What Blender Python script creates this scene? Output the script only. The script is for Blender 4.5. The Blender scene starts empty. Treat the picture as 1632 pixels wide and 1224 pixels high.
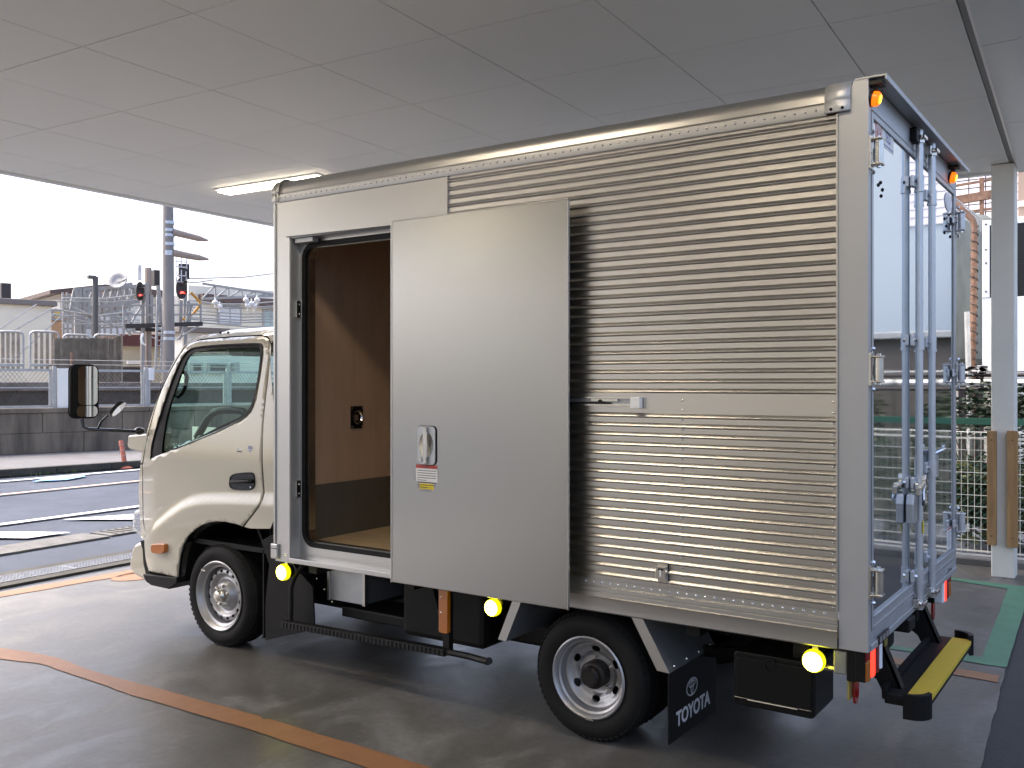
import bpy, bmesh, math, random
from mathutils import Vector, Matrix
from mathutils.geometry import delaunay_2d_cdt
random.seed(7)
R = math.radians
scene = bpy.context.scene
C = scene.collection

# ------------------------------------------------------------------ camera, world, sun, exposure
YAW = math.atan(1022/1495)
CAM = Vector((.866, -3.6, 1.6))
cd = bpy.data.cameras.new('camera'); cam = bpy.data.objects.new('camera', cd); C.objects.link(cam)
cd.sensor_width = 36; cd.lens = 36*1495/1632; cd.clip_end = 2000; cd.clip_start = .05
cd.shift_y = -2/1632
cam.location = CAM; cam.rotation_euler = (R(90), 0, YAW)
scene.camera = cam

SUN_EL, SUN_AZ = 56, 105      # degrees; azimuth measured from +Y towards -X
world = bpy.data.worlds.new('World'); scene.world = world; world.use_nodes = True
wn = world.node_tree; bg = wn.nodes['Background']
sky = wn.nodes.new('ShaderNodeTexSky'); sky.sky_type = 'NISHITA'; sky.sun_disc = False
sky.sun_elevation = R(SUN_EL); sky.sun_rotation = R(-SUN_AZ); sky.air_density = .7; sky.dust_density = 6.0; sky.ozone_density = .5
wn.links.new(sky.outputs[0], bg.inputs[0]); bg.inputs[1].default_value = .15
sd = bpy.data.lights.new('sun', 'SUN'); sd.energy = .6; sd.angle = R(30); sd.color = (1, .95, .88)
sun = bpy.data.objects.new('sun', sd); C.objects.link(sun); sun.location = (-6, 3, 12)
sv = Vector((-math.sin(R(SUN_AZ))*math.cos(R(SUN_EL)), math.cos(R(SUN_AZ))*math.cos(R(SUN_EL)), math.sin(R(SUN_EL))))
sun.rotation_euler = sv.to_track_quat('Z', 'Y').to_euler()
vs = scene.view_settings
vs.view_transform = 'Standard'; vs.look = 'None'; vs.gamma = 1; vs.use_curve_mapping = False; vs.exposure = 2.0
TUBE = 7.0      # emission of the fluorescent tubes

# ------------------------------------------------------------------ photograph -> place
XR, XF = math.cos(YAW), -math.sin(YAW)
def ray(px, py):
    u = (px-816)/1495; v = -(py-610)/1495
    return Vector((XR*u+XF, -XF*u+XR, v))
def at_t(px, py, t): return CAM + ray(px, py)*t
def at_y(px, py, y): r = ray(px, py); return CAM + r*((y-CAM.y)/r.y)
def at_x(px, py, x): r = ray(px, py); return CAM + r*((x-CAM.x)/r.x)
def at_z(px, py, z=0.): r = ray(px, py); return CAM + r*((z-CAM.z)/r.z)

# ------------------------------------------------------------------ materials
MATS = {}
def mat(name, col, rough=.5, metal=0., var=.0, vscale=6., bump=0., bscale=40., stretch=None, coat=0., trans=0., ior=1.45,
        emit=None, estr=0., rvar=0., col2=None, aniso=0., spec=.5):
    if name in MATS: return MATS[name]
    m = bpy.data.materials.new(name); m.use_nodes = True; nt = m.node_tree; N = nt.nodes; L = nt.links
    b = N['Principled BSDF']
    b.inputs['Base Color'].default_value = (*col, 1); b.inputs['Roughness'].default_value = rough
    b.inputs['Metallic'].default_value = metal; b.inputs['Coat Weight'].default_value = coat
    b.inputs['Transmission Weight'].default_value = trans; b.inputs['IOR'].default_value = ior
    b.inputs['Specular IOR Level'].default_value = spec
    if aniso: b.inputs['Anisotropic'].default_value = aniso
    if emit: b.inputs['Emission Color'].default_value = (*emit, 1); b.inputs['Emission Strength'].default_value = estr
    if var or bump or rvar or col2:
        tc = N.new('ShaderNodeTexCoord'); mp = N.new('ShaderNodeMapping'); L.new(tc.outputs['Object'], mp.inputs[0])
        if stretch: mp.inputs['Scale'].default_value = stretch
    if var or rvar or col2:
        n = N.new('ShaderNodeTexNoise'); n.inputs['Scale'].default_value = vscale; n.inputs['Detail'].default_value = 8
        n.inputs['Roughness'].default_value = .62
        L.new(mp.outputs[0], n.inputs[0])
        if var or col2:
            cr = N.new('ShaderNodeValToRGB'); L.new(n.outputs[0], cr.inputs[0])
            cr.color_ramp.elements[0].position = .3; cr.color_ramp.elements[1].position = .7
            c1 = [c*(1-var) for c in col]; c2 = col2 if col2 else [min(1, c*(1+var)) for c in col]
            cr.color_ramp.elements[0].color = (*c1, 1); cr.color_ramp.elements[1].color = (*c2, 1)
            L.new(cr.outputs[0], b.inputs['Base Color'])
        if rvar:
            mr = N.new('ShaderNodeMapRange'); mr.inputs[1].default_value = .3; mr.inputs[2].default_value = .7
            mr.inputs[3].default_value = max(.02, rough-rvar); mr.inputs[4].default_value = min(1, rough+rvar)
            L.new(n.outputs[0], mr.inputs[0]); L.new(mr.outputs[0], b.inputs['Roughness'])
    if bump:
        n2 = N.new('ShaderNodeTexNoise'); n2.inputs['Scale'].default_value = bscale; n2.inputs['Detail'].default_value = 5
        L.new(mp.outputs[0], n2.inputs[0])
        bp = N.new('ShaderNodeBump'); bp.inputs['Strength'].default_value = bump; bp.inputs['Distance'].default_value = .01
        L.new(n2.outputs[0], bp.inputs['Height']); L.new(bp.outputs[0], b.inputs['Normal'])
    MATS[name] = m; return m

alu      = mat('satin aluminium sheet', (.52,.515,.50), .38, 1, var=.02, vscale=3)
alu_corr = mat('corrugated aluminium', (.56,.545,.52), .29, 1, var=.03, vscale=1.2)
alu_door = mat('brushed door aluminium', (.41,.405,.385), .27, 1)
post_m   = mat('grey anodised aluminium post', (.44,.45,.46), .45, .55, var=.03, vscale=5, bump=.03, bscale=200)
mirror_s = mat('polished stainless door', (.72,.77,.80), .045, 1, bump=.035, bscale=2.2, rvar=.015, vscale=3)
rod_m    = mat('galvanised rod', (.58,.60,.63), .4, .85, var=.05, vscale=12)
steel    = mat('bright zinc steel', (.62,.60,.55), .25, 1, var=.1, vscale=20)
rivet_m  = mat('rivet aluminium', (.78,.76,.72), .22, 1)
cream    = mat('cream car paint', (.50,.47,.385), .28, 0, var=.015, vscale=2, coat=.8)
black_p  = mat('black plastic', (.007,.007,.0075), .5, 0, bump=.1, bscale=120, spec=.25)
black_g  = mat('black gloss paint', (.01,.01,.011), .2, 0, coat=.4)
black_m  = mat('black painted chassis', (.006,.006,.006), .55, 0, var=.4, vscale=10, bump=.1, bscale=40, spec=.3)
rubber   = mat('tyre rubber', (.010,.010,.010), .7, 0, var=.25, vscale=8, bump=.1, bscale=80, spec=.25)
wheel_s  = mat('silver wheel paint', (.40,.40,.41), .42, .75, var=.06, vscale=12)
hub_dark = mat('hub cast iron', (.02,.017,.016), .5, .4, var=.3, vscale=30)
chrome   = mat('chrome', (.8,.8,.8), .08, 1)
amber    = mat('amber lens', (.42,.125,.010), .15, 0, coat=.6, spec=.8)
red_lens = mat('red lens', (.25,.008,.006), .15, 0, coat=.6, spec=.8)
clear_l  = mat('clear lens', (.8,.82,.84), .08, 0, coat=.5)
y_on     = mat('lit yellow marker', (.9,.85,.05), .3, emit=(1,.92,.10), estr=5)
y_rim    = mat('lit yellow marker rim', (.9,.8,.02), .3, emit=(.85,.80,.005), estr=.30)
a_on     = mat('lit amber marker', (.5,.1,.01), .3, emit=(1,.17,.004), estr=.38)
a_hot    = mat('lit amber filament', (.9,.5,.02), .3, emit=(1,.55,.01), estr=1.1)
r_on     = mat('lit red lamp', (.5,.01,.01), .3, emit=(1,.03,.015), estr=.9)
tube_m   = mat('fluorescent diffuser', (.9,.9,.85), .5, emit=(1,.84,.63), estr=TUBE)
wood_w   = mat('plywood lining', (.55,.385,.26), .55, var=.10, vscale=3, stretch=(3,3,.5), bump=.05, bscale=60)
wood_f   = mat('wooden floor', (.62,.47,.28), .42, var=.25, vscale=5, stretch=(.4,9,1), bump=.1, bscale=40)
kick_m   = mat('kick plate lining', (.14,.125,.10), .5, var=.08, vscale=6)
glass_m  = mat('tinted glass', (.76,.94,.86), .0, 0, trans=1, ior=1.12, spec=.5)
white_pl = mat('white plastic', (.85,.85,.83), .45)
sticker_w= mat('white sticker', (.75,.75,.74), .4)
sticker_r= mat('red sticker', (.45,.06,.05), .4)
sticker_y= mat('yellow sticker', (.75,.58,.03), .4)
sticker_b= mat('blue sticker', (.08,.10,.35), .4)
print_d  = mat('dark print', (.05,.05,.06), .6)
print_w  = mat('white print', (.62,.63,.66), .5)
yellow_s = mat('yellow grip tape', (.62,.45,.04), .7, var=.06, vscale=30, bump=.5, bscale=400)
lining_g = mat('galvanised box', (.42,.44,.46), .4, .8, var=.1, vscale=9)

def floor_material():
    m = bpy.data.materials.new('worn concrete floor'); m.use_nodes = True; nt = m.node_tree; N = nt.nodes; L = nt.links
    b = N['Principled BSDF']; tc = N.new('ShaderNodeTexCoord')
    def noise(scale, det, rgh, sc=(1,1,1), dist=0, rot=0):
        mp = N.new('ShaderNodeMapping'); mp.inputs['Scale'].default_value = sc; mp.inputs['Rotation'].default_value = (0,0,rot)
        L.new(tc.outputs['Object'], mp.inputs[0])
        n = N.new('ShaderNodeTexNoise'); n.inputs['Scale'].default_value = scale; n.inputs['Detail'].default_value = det
        n.inputs['Roughness'].default_value = rgh; n.inputs['Distortion'].default_value = dist; L.new(mp.outputs[0], n.inputs[0]); return n
    def ramp(n, p0, c0, p1, c1):
        r = N.new('ShaderNodeValToRGB'); e = r.color_ramp.elements; e[0].position = p0; e[1].position = p1
        e[0].color = (*c0, 1); e[1].color = (*c1, 1); L.new(n.outputs[0], r.inputs[0]); return r
    big = noise(.55, 9, .62, dist=1.4); fine = noise(26, 8, .7); glare = noise(2.1, 12, .70, (1,.55,1), 1.1, .5)
    r1 = ramp(big, .32, (.085,.081,.074), .70, (.130,.125,.117))
    r2 = ramp(glare, .50, (.0,)*3, .74, (1,)*3)
    mx = N.new('ShaderNodeMix'); mx.data_type = 'RGBA'; mx.inputs[7].default_value = (.33,.33,.33,1)  # pale swirls put glare on the floor into its base colour
    mu = N.new('ShaderNodeMath'); mu.operation = 'MULTIPLY'; mu.inputs[1].default_value = .5; L.new(r2.outputs[0], mu.inputs[0])
    L.new(mu.outputs[0], mx.inputs[0]); L.new(r1.outputs[0], mx.inputs[6])
    r3 = ramp(fine, .3, (.78,)*3, .7, (1.1,)*3)
    m2 = N.new('ShaderNodeMix'); m2.data_type = 'RGBA'; m2.blend_type = 'MULTIPLY'; m2.inputs[0].default_value = 1
    L.new(mx.outputs[2], m2.inputs[6]); L.new(r3.outputs[0], m2.inputs[7])
    # dark pits and stains
    pit = noise(5.5, 3, .5, dist=1); r4 = ramp(pit, .20, (.85,)*3, .30, (1,)*3)
    m3 = N.new('ShaderNodeMix'); m3.data_type = 'RGBA'; m3.blend_type = 'MULTIPLY'; m3.inputs[0].default_value = 1
    L.new(m2.outputs[2], m3.inputs[6]); L.new(r4.outputs[0], m3.inputs[7]); L.new(m3.outputs[2], b.inputs['Base Color'])
    rr = N.new('ShaderNodeMapRange'); rr.inputs[1].default_value = .35; rr.inputs[2].default_value = .68
    rr.inputs[3].default_value = .30; rr.inputs[4].default_value = .52; L.new(glare.outputs[0], rr.inputs[0]); L.new(rr.outputs[0], b.inputs['Roughness'])
    bp = N.new('ShaderNodeBump'); bp.inputs['Strength'].default_value = .25; bp.inputs['Distance'].default_value = .004
    L.new(fine.outputs[0], bp.inputs['Height']); L.new(bp.outputs[0], b.inputs['Normal'])
    b.inputs['Specular IOR Level'].default_value = .42
    return m
floor_m  = floor_material()
asphalt  = mat('asphalt', (.034,.035,.039), .72, var=.25, vscale=1.3, bump=.8, bscale=160, rvar=.1)
asphalt2 = mat('road asphalt', (.080,.092,.118), .9, var=.18, vscale=.8, bump=.6, bscale=120, spec=.12)
pave_m   = mat('pavement concrete', (.15,.15,.155), .9, spec=.2, var=.15, vscale=1.5, bump=.4, bscale=60)
kerb_m   = mat('kerb concrete', (.05,.048,.042), .85, var=.35, vscale=3, bump=.5, bscale=30)
wallc_m  = mat('stained concrete', (.080,.070,.058), .9, var=.45, vscale=1.4, stretch=(1.3,1.3,.22), col2=(.27,.225,.175), bump=.6, bscale=25)
block_l  = mat('pale stained concrete', (.16,.15,.14), .9, var=.45, vscale=3, bump=.4, bscale=30)
paint_w  = mat('white road paint', (.72,.73,.74), .6, var=.12, vscale=6)
paint_o  = mat('orange floor paint', (.26,.125,.055), .5, var=.14, vscale=7, bump=.2, bscale=90)
paint_g  = mat('green floor paint', (.07,.19,.115), .55, var=.14, vscale=6, bump=.2, bscale=90)
paint_b  = mat('blue road paint', (.16,.35,.60), .6, var=.1)
grate_m  = mat('galvanised grating', (.25,.26,.28), .4, .7, var=.2, vscale=7)
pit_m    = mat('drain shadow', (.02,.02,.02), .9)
stone_m  = mat('gutter concrete', (.12,.12,.118), .85, var=.3, vscale=5, bump=.8, bscale=30)
ceil_m   = mat('ceiling panel paint', (.80,.80,.765), .55, var=.02, vscale=.9)
joint_m  = mat('ceiling joint', (.14,.14,.135), .9)
soffit_m = mat('soffit aluminium', (.62,.62,.60), .38, .35, var=.02, vscale=1)
trim_w   = mat('white edge trim', (.75,.77,.78), .35)
colpaint = mat('cream column paint', (.84,.82,.74), .5, var=.03, vscale=5, bump=.08, bscale=50)
board_m  = mat('guard timber', (.42,.25,.11), .6, var=.25, vscale=4, stretch=(6,6,.6), bump=.2, bscale=60)
wire_w   = mat('white fence wire', (.80,.78,.70), .5)
green_m  = mat('green fence steel', (.03,.115,.08), .5)
leaf_m   = mat('shrub leaves', (.016,.030,.012), .6, var=.5, vscale=6)
leaf_y   = mat('yellow green shrub leaves', (.055,.065,.012), .6, var=.4, vscale=6)
grass_m  = mat('grass blades', (.08,.16,.03), .7)
twig_m   = mat('twigs', (.07,.05,.035), .8)
tank_m   = mat('stained tank steel', (.32,.325,.27), .6, .2, var=.3, vscale=2, stretch=(2,2,.5))
rust_m   = mat('rusty steel', (.20,.12,.085), .8, .2, var=.5, vscale=14, bump=.4, bscale=60)
unit_w   = mat('white unit paint', (.75,.79,.82), .45, var=.05, vscale=3)
grille_m = mat('dark grille', (.03,.032,.035), .6)
tile_m   = mat('pale facade tile', (.80,.76,.78), .5, var=.08, vscale=8)
grout_m  = mat('grout', (.20,.18,.19), .9)
galv     = mat('galvanised fence steel', (.41,.42,.42), .5, .4, var=.15, vscale=8)
barf_m   = mat('weathered fence board', (.33,.285,.23), .75, var=.25, vscale=5)
showw = mat('showroom wall', (.36,.35,.32), .7)
win_fill = mat('showroom window fill glow', (.3,.3,.28), .2, emit=(1,.90,.76), estr=.20)  # glow added to unseen windows to brighten what the box side reflects
beige_w  = mat('beige render wall', (.80,.76,.64), .8, var=.06, vscale=1)
beige_d  = mat('ochre wall', (.60,.55,.42), .8, var=.10, vscale=1)
whitew   = mat('white clapboard', (.82,.81,.76), .75, var=.06, vscale=1)
roof_b   = mat('brown sheet roof', (.12,.085,.075), .6, var=.2, vscale=3)
maroon   = mat('maroon fascia', (.11,.035,.035), .45, var=.1, vscale=2)
win_d    = mat('dark window glass', (.03,.04,.045), .1, coat=.5)
win_t    = mat('pale curtained window', (.42,.55,.53), .2, coat=.4)
pole_m   = mat('concrete pole', (.24,.225,.215), .8, var=.12, vscale=5, stretch=(1,1,.3), bump=.2, bscale=40)
band_m   = mat('steel band', (.55,.57,.62), .35, .8)
truss_m  = mat('pale truss steel', (.34,.335,.33), .5, .3, var=.1)
dark_st  = mat('dark steel', (.05,.045,.045), .6, .2)
orange_p = mat('orange signal bracket', (.60,.30,.05), .5)
delin_m  = mat('orange delineator rubber', (.42,.12,.075), .5)
ceramic  = mat('white ceramic', (.75,.75,.74), .2, coat=.5)
sig_red  = mat('lit red signal', (.9,.05,.03), .3, emit=(1,.04,.03), estr=2.5)
yard_m   = mat('grey yard wall', (.11,.10,.09), .8, var=.15, vscale=2)

# ------------------------------------------------------------------ mesh builder
def frame(d):
    d = d.normalized(); a = Vector((0,0,1)) if abs(d.z) < .9 else Vector((1,0,0))
    u = d.cross(a).normalized(); return u, d.cross(u).normalized()
class MB:
    def __init__(s): s.v = []; s.f = []
    def add(s, vs, fs):
        o = len(s.v); s.v += [tuple(v) for v in vs]; s.f += [tuple(i+o for i in f) for f in fs]; return s
    def box(s, x0, y0, z0, x1, y1, z1):
        x0, x1 = sorted((x0, x1)); y0, y1 = sorted((y0, y1)); z0, z1 = sorted((z0, z1))
        return s.add([(x0,y0,z0),(x1,y0,z0),(x1,y1,z0),(x0,y1,z0),(x0,y0,z1),(x1,y0,z1),(x1,y1,z1),(x0,y1,z1)],
                     [(0,3,2,1),(4,5,6,7),(0,1,5,4),(1,2,6,5),(2,3,7,6),(3,0,4,7)])
    def bar(s, a, b, w, h, up=Vector((0,0,1))):
        a, b = Vector(a), Vector(b); d = (b-a).normalized()
        if abs(d.dot(up)) > .98: up = Vector((1,0,0))
        u = d.cross(up).normalized()*w/2; n = d.cross(u).normalized()*h/2
        vs = [p+i*u+j*n for p in (a,b) for i,j in ((-1,-1),(1,-1),(1,1),(-1,1))]
        return s.add(vs, [(0,1,2,3),(7,6,5,4),(0,4,5,1),(1,5,6,2),(2,6,7,3),(3,7,4,0)])
    def tube(s, pts, r, n=8, close=False):
        pts = [Vector(p) for p in pts]; m = len(pts); rings = []; u = None
        for i, p in enumerate(pts):
            if close: d = pts[(i+1) % m]-pts[i-1]
            else: d = pts[min(i+1, m-1)]-pts[max(i-1, 0)]
            d.normalize()
            if u is None: u, w = frame(d)
            else:
                u = (u-d*u.dot(d)).normalized(); w = d.cross(u)
            rr = r[i] if isinstance(r, (list, tuple)) else r
            rings.append([p+(u*math.cos(2*math.pi*k/n)+w*math.sin(2*math.pi*k/n))*rr for k in range(n)])
        vs = [q for g in rings for q in g]; fs = []
        for i in range(m if close else m-1):
            j = (i+1) % m
            for k in range(n): fs.append((i*n+k, i*n+(k+1) % n, j*n+(k+1) % n, j*n+k))
        if not close: fs += [tuple(range(n))[::-1], tuple((m-1)*n+k for k in range(n))]
        return s.add(vs, fs)
    def lathe(s, prof, c, axis, n=32, a0=0, a1=2*math.pi):
        c = Vector(c); d = Vector(axis).normalized(); u, w = frame(d); full = abs(a1-a0-2*math.pi) < 1e-6
        cols = n if full else n+1; vs = []; fs = []
        for r, h in prof:
            for k in range(cols):
                t = a0+(a1-a0)*k/n; vs.append(c+d*h+(u*math.cos(t)+w*math.sin(t))*r)
        for i in range(len(prof)-1):
            for k in range(n):
                k2 = (k+1) % cols if full else k+1
                fs.append((i*cols+k, i*cols+k2, (i+1)*cols+k2, (i+1)*cols+k))
        return s.add(vs, fs)
    def cyl(s, c, axis, r, h, n=16): return s.lathe([(1e-4,0),(r,0),(r,h),(1e-4,h)], c, axis, n)
    def prism(s, poly, axis, a0, a1):     # poly of 2-D points; axis 'x': (y,z)  'y': (x,z)  'z': (x,y)
        def P(p, a): return {'x': (a, p[0], p[1]), 'y': (p[0], a, p[1]), 'z': (p[0], p[1], a)}[axis]
        n = len(poly); vs = [P(p, a0) for p in poly]+[P(p, a1) for p in poly]
        return s.add(vs, [tuple(range(n))[::-1], tuple(range(n, 2*n))]+[(i, (i+1) % n, n+(i+1) % n, n+i) for i in range(n)])
    def poly(s, pts): n = len(pts); return s.add(pts, [tuple(range(n))])
    def slab(s, pts, h):                  # flat polygon (world points) extruded down by h
        n = len(pts); vs = [Vector(p) for p in pts]+[Vector(p)-Vector((0,0,h)) for p in pts]
        return s.add(vs, [tuple(range(n)), tuple(range(n, 2*n))[::-1]]+[(i, n+i, n+(i+1) % n, (i+1) % n) for i in range(n)])
    def sphere(s, c, r, n=10, sc=(1,1,1), half=None):
        c = Vector(c); vs = []; m = n//2
        for i in range(m+1):
            t = math.pi*i/m
            for k in range(n):
                p = 2*math.pi*k/n; vs.append((c.x+sc[0]*r*math.sin(t)*math.cos(p), c.y+sc[1]*r*math.sin(t)*math.sin(p), c.z+sc[2]*r*math.cos(t)))
        return s.add(vs, [(i*n+k, i*n+(k+1) % n, (i+1)*n+(k+1) % n, (i+1)*n+k) for i in range(m) for k in range(n)])
    def rivet(s, c, axis, r, h, n=6):
        return s.lathe([(r,0),(r*.8,h*.6),(r*.35,h)], c, axis, n).lathe([(r*.35,h),(1e-4,h)], c, axis, n)
    def mesh(s, name, smooth=False, ang=35):
        me = bpy.data.meshes.new(name); me.from_pydata(s.v, [], s.f)
        bm = bmesh.new(); bm.from_mesh(me); bmesh.ops.remove_doubles(bm, verts=bm.verts, dist=1e-5)
        bmesh.ops.recalc_face_normals(bm, faces=bm.faces); bm.to_mesh(me); bm.free()
        if smooth:
            for p in me.polygons: p.use_smooth = True
            me.set_sharp_from_angle(angle=R(ang))
        return me
    def build(s, name, m, parent=None, smooth=False, bevel=0, ang=35, stuff=False, solid=0):
        return link(name, s.mesh(name, smooth, ang), m, parent, bevel, stuff, solid)
def wm(o):
    m = Matrix.Identity(4)
    while o: m = (o.matrix_parent_inverse @ o.matrix_basis if o.parent else o.matrix_basis) @ m; o = o.parent
    return m
def link(name, me, m, parent=None, bevel=0, stuff=False, solid=0):
    o = bpy.data.objects.new(name, me); C.objects.link(o)
    if m and not me.materials: me.materials.append(m)
    if parent: o.parent = parent; o.matrix_parent_inverse = wm(parent).inverted()
    if solid: k = o.modifiers.new('thickness', 'SOLIDIFY'); k.thickness = solid; k.offset = -1
    if bevel:
        k = o.modifiers.new('bevel', 'BEVEL'); k.width = bevel; k.segments = 2; k.limit_method = 'ANGLE'; k.angle_limit = R(40)
        k.harden_normals = False
    if stuff: o['kind'] = 'stuff'
    return o
def thing(name, label, cat, loc=(0,0,0), rz=0, group=None):
    o = bpy.data.objects.new(name, None); C.objects.link(o); o.location = loc; o.rotation_euler = (0,0,rz); o.empty_display_size = .2
    o['label'] = label; o['category'] = cat
    if group: o['group'] = group
    return o
def tag(o, label, cat, group=None):
    o['label'] = label; o['category'] = cat
    if group: o['group'] = group
    return o
def struct(o): o['kind'] = 'structure'; return o
def stuff(o): o['kind'] = 'stuff'; return o
def bx(name, m, parent, *a, bevel=.003): return MB().box(*a).build(name, m, parent, bevel=bevel)
def copy_tree(o, parent=None):
    c = o.copy(); C.objects.link(c)
    if parent: c.parent = parent
    for ch in list(o.children): copy_tree(ch, c)
    return c
def text(name, s, size, m, origin, right, up, parent, depth=.0006, sx=1., align='CENTER', bold=0.):
    cu = bpy.data.curves.new(name, 'FONT'); cu.body = s; cu.size = size; cu.extrude = depth/2; cu.align_x = align; cu.align_y = 'CENTER'; cu.offset = bold
    t = bpy.data.objects.new(name, cu); C.objects.link(t)
    bpy.context.view_layer.update()
    me = bpy.data.meshes.new_from_object(t.evaluated_get(bpy.context.evaluated_depsgraph_get()))
    bpy.data.objects.remove(t)
    right = Vector(right).normalized(); up = Vector(up).normalized(); nrm = right.cross(up)
    M4 = Matrix((( right.x*sx, up.x, nrm.x, origin[0]), (right.y*sx, up.y, nrm.y, origin[1]), (right.z*sx, up.z, nrm.z, origin[2]), (0,0,0,1)))
    me.transform(M4); me.materials.clear()
    return link(name, me, m, parent)

def inpoly(x, y, P):
    c = False; n = len(P)
    for i in range(n):
        x1, y1 = P[i]; x2, y2 = P[i-1]
        if (y1 > y) != (y2 > y) and x < (x2-x1)*(y-y1)/(y2-y1)+x1: c = not c
    return c
def resample(P, step, closed=True):
    out = []; n = len(P)
    for i in range(n if closed else n-1):
        a, b = P[i], P[(i+1) % n]; L = math.dist(a, b); k = max(1, int(L/step))
        for j in range(k): out.append((a[0]+(b[0]-a[0])*j/k, a[1]+(b[1]-a[1])*j/k))
    if not closed: out.append(tuple(P[-1]))
    return out
def smooth_poly(P, it=2, closed=True):      # Chaikin corner cutting
    for _ in range(it):
        Q = []; n = len(P)
        if not closed: Q.append(P[0])
        for i in range(n if closed else n-1):
            a, b = P[i], P[(i+1) % n]
            Q += [(a[0]*.75+b[0]*.25, a[1]*.75+b[1]*.25), (a[0]*.25+b[0]*.75, a[1]*.25+b[1]*.75)]
        if not closed: Q.append(P[-1])
        P = Q
    return P
def sheet(outer, holes, step, mapf):        # a 2-D outline with holes, triangulated and mapped to 3-D
    outer = resample(outer, step); holes = [resample(h, step) for h in holes]
    vs = []; es = []
    for loop in [outer]+holes:
        o = len(vs); n = len(loop); vs += [Vector(p) for p in loop]; es += [(o+i, o+(i+1) % n) for i in range(n)]
    xs = [p[0] for p in outer]; ys = [p[1] for p in outer]
    x = min(xs)+step*.5; row = 0
    while x < max(xs):
        y = min(ys)+step*(.5 if row % 2 else .15)
        while y < max(ys):
            if inpoly(x, y, outer) and not any(inpoly(x, y, h) for h in holes): vs.append(Vector((x, y)))
            y += step
        x += step*.9; row += 1
    V, _, F, *_r = delaunay_2d_cdt(vs, es, [], 0, 1e-5)
    keep = []
    for f in F:
        cx = sum(V[i].x for i in f)/len(f); cy = sum(V[i].y for i in f)/len(f)
        if inpoly(cx, cy, outer) and not any(inpoly(cx, cy, h) for h in holes): keep.append(tuple(f))
    b = MB(); b.add([mapf(v.x, v.y) for v in V], keep)
    used = sorted({i for f in keep for i in f}); mp = {i: k for k, i in enumerate(used)}
    b.v = [b.v[i] for i in used]; b.f = [tuple(mp[i] for i in f) for f in keep]
    return b

# ================================================================== GROUND
base = struct(MB().slab([(-400,-400,-.02),(400,-400,-.02),(400,400,-.02),(-400,400,-.02)], .3).build('ground', asphalt2))
SR = R(3.1)                                    # the forecourt and its roof are turned 3.1 degrees against the truck
O0 = Vector((-3.046, .168, 0))
def S(x, y, z=0.):                             # forecourt frame -> world
    return Vector((O0.x+x*math.cos(SR)-y*math.sin(SR), O0.y+x*math.sin(SR)+y*math.cos(SR), z))
def SI(p):
    dx, dy = p[0]-O0.x, p[1]-O0.y
    return (dx*math.cos(SR)+dy*math.sin(SR), -dx*math.sin(SR)+dy*math.cos(SR))
xe = SI((.262, .9))[0]                         # right edge of the concrete
xw = SI((-6.47, .9))[0]                        # left edge at the drain
fl = []
yy = -12.
random.seed(3)
right_edge = []
while yy <= 5.62: right_edge.append(S(xe+random.uniform(-.005,.005), yy, 0)); yy += .12
struct(MB().slab([S(xw,-12,0)]+right_edge+[S(xw,5.6,0)], .012).build('parking_floor', floor_m))
apron = [(p.x-.004, p.y, -.004) for p in right_edge]
struct(MB().slab(apron+[(60,6,-.004),(60,-12,-.004)][:2], .008).build('asphalt_yard', asphalt))
# painted lines on the floor
def paint(name, px, m, z=.004, parent=None):
    return struct(MB().poly([at_z(x, y, z) for x, y in px]).build(name, m, parent))
def wob(P):
    out = []
    for i in range(len(P)-1):
        a, b = P[i], P[i+1]
        for j in range(6): t = j/6; out.append((a[0]+(b[0]-a[0])*t+random.uniform(-.8,.8), a[1]+(b[1]-a[1])*t+random.uniform(-.5,.5)))
    out.append(P[-1]); return out
top = [(-60,1024),(0,1032.5),(40,1037.5),(90,1047.5),(150,1070),(225,1090),(415,1141.5),(419,1147),(427,1145),(690,1224),(900,1290)]
bot = [(900,1340),(587,1224),(390,1160),(210,1107.5),(140,1082.5),(65,1057.5),(0,1050),(-60,1043)]
paint('orange_line', wob(top)+wob(bot), paint_o)
paint('orange_line', wob([(-80,961.5),(0,944),(216,907),(246,902)])+wob([(246,911),(216,914),(0,951.5),(-80,969)]), paint_o)
paint('orange_line', smooth_poly([(170,925),(195,914),(250,908),(300,902),(300,914),(240,922),(200,926)],2), paint_o)
paint('orange_line', wob([(1200,1008),(1424.7,1047.4),(1592,1076.5)])+wob([(1590,1087),(1424,1058),(1200,1018)]), paint_o)
gl = struct(MB().poly([at_z(x,y,.004) for x,y in wob([(1300,1008),(1422,1028),(1565,1047.4),(1598,960),(1606,938)])+wob([(1606,938),(1513,924),(1430,911)])+wob([(1430,906),(1511,919),(1643,936)])+wob([(1643,937),(1628,986),(1604,1064)])+wob([(1604,1064),(1422.5,1034.4),(1300,1013)])]).build('green_line', paint_g))

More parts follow.
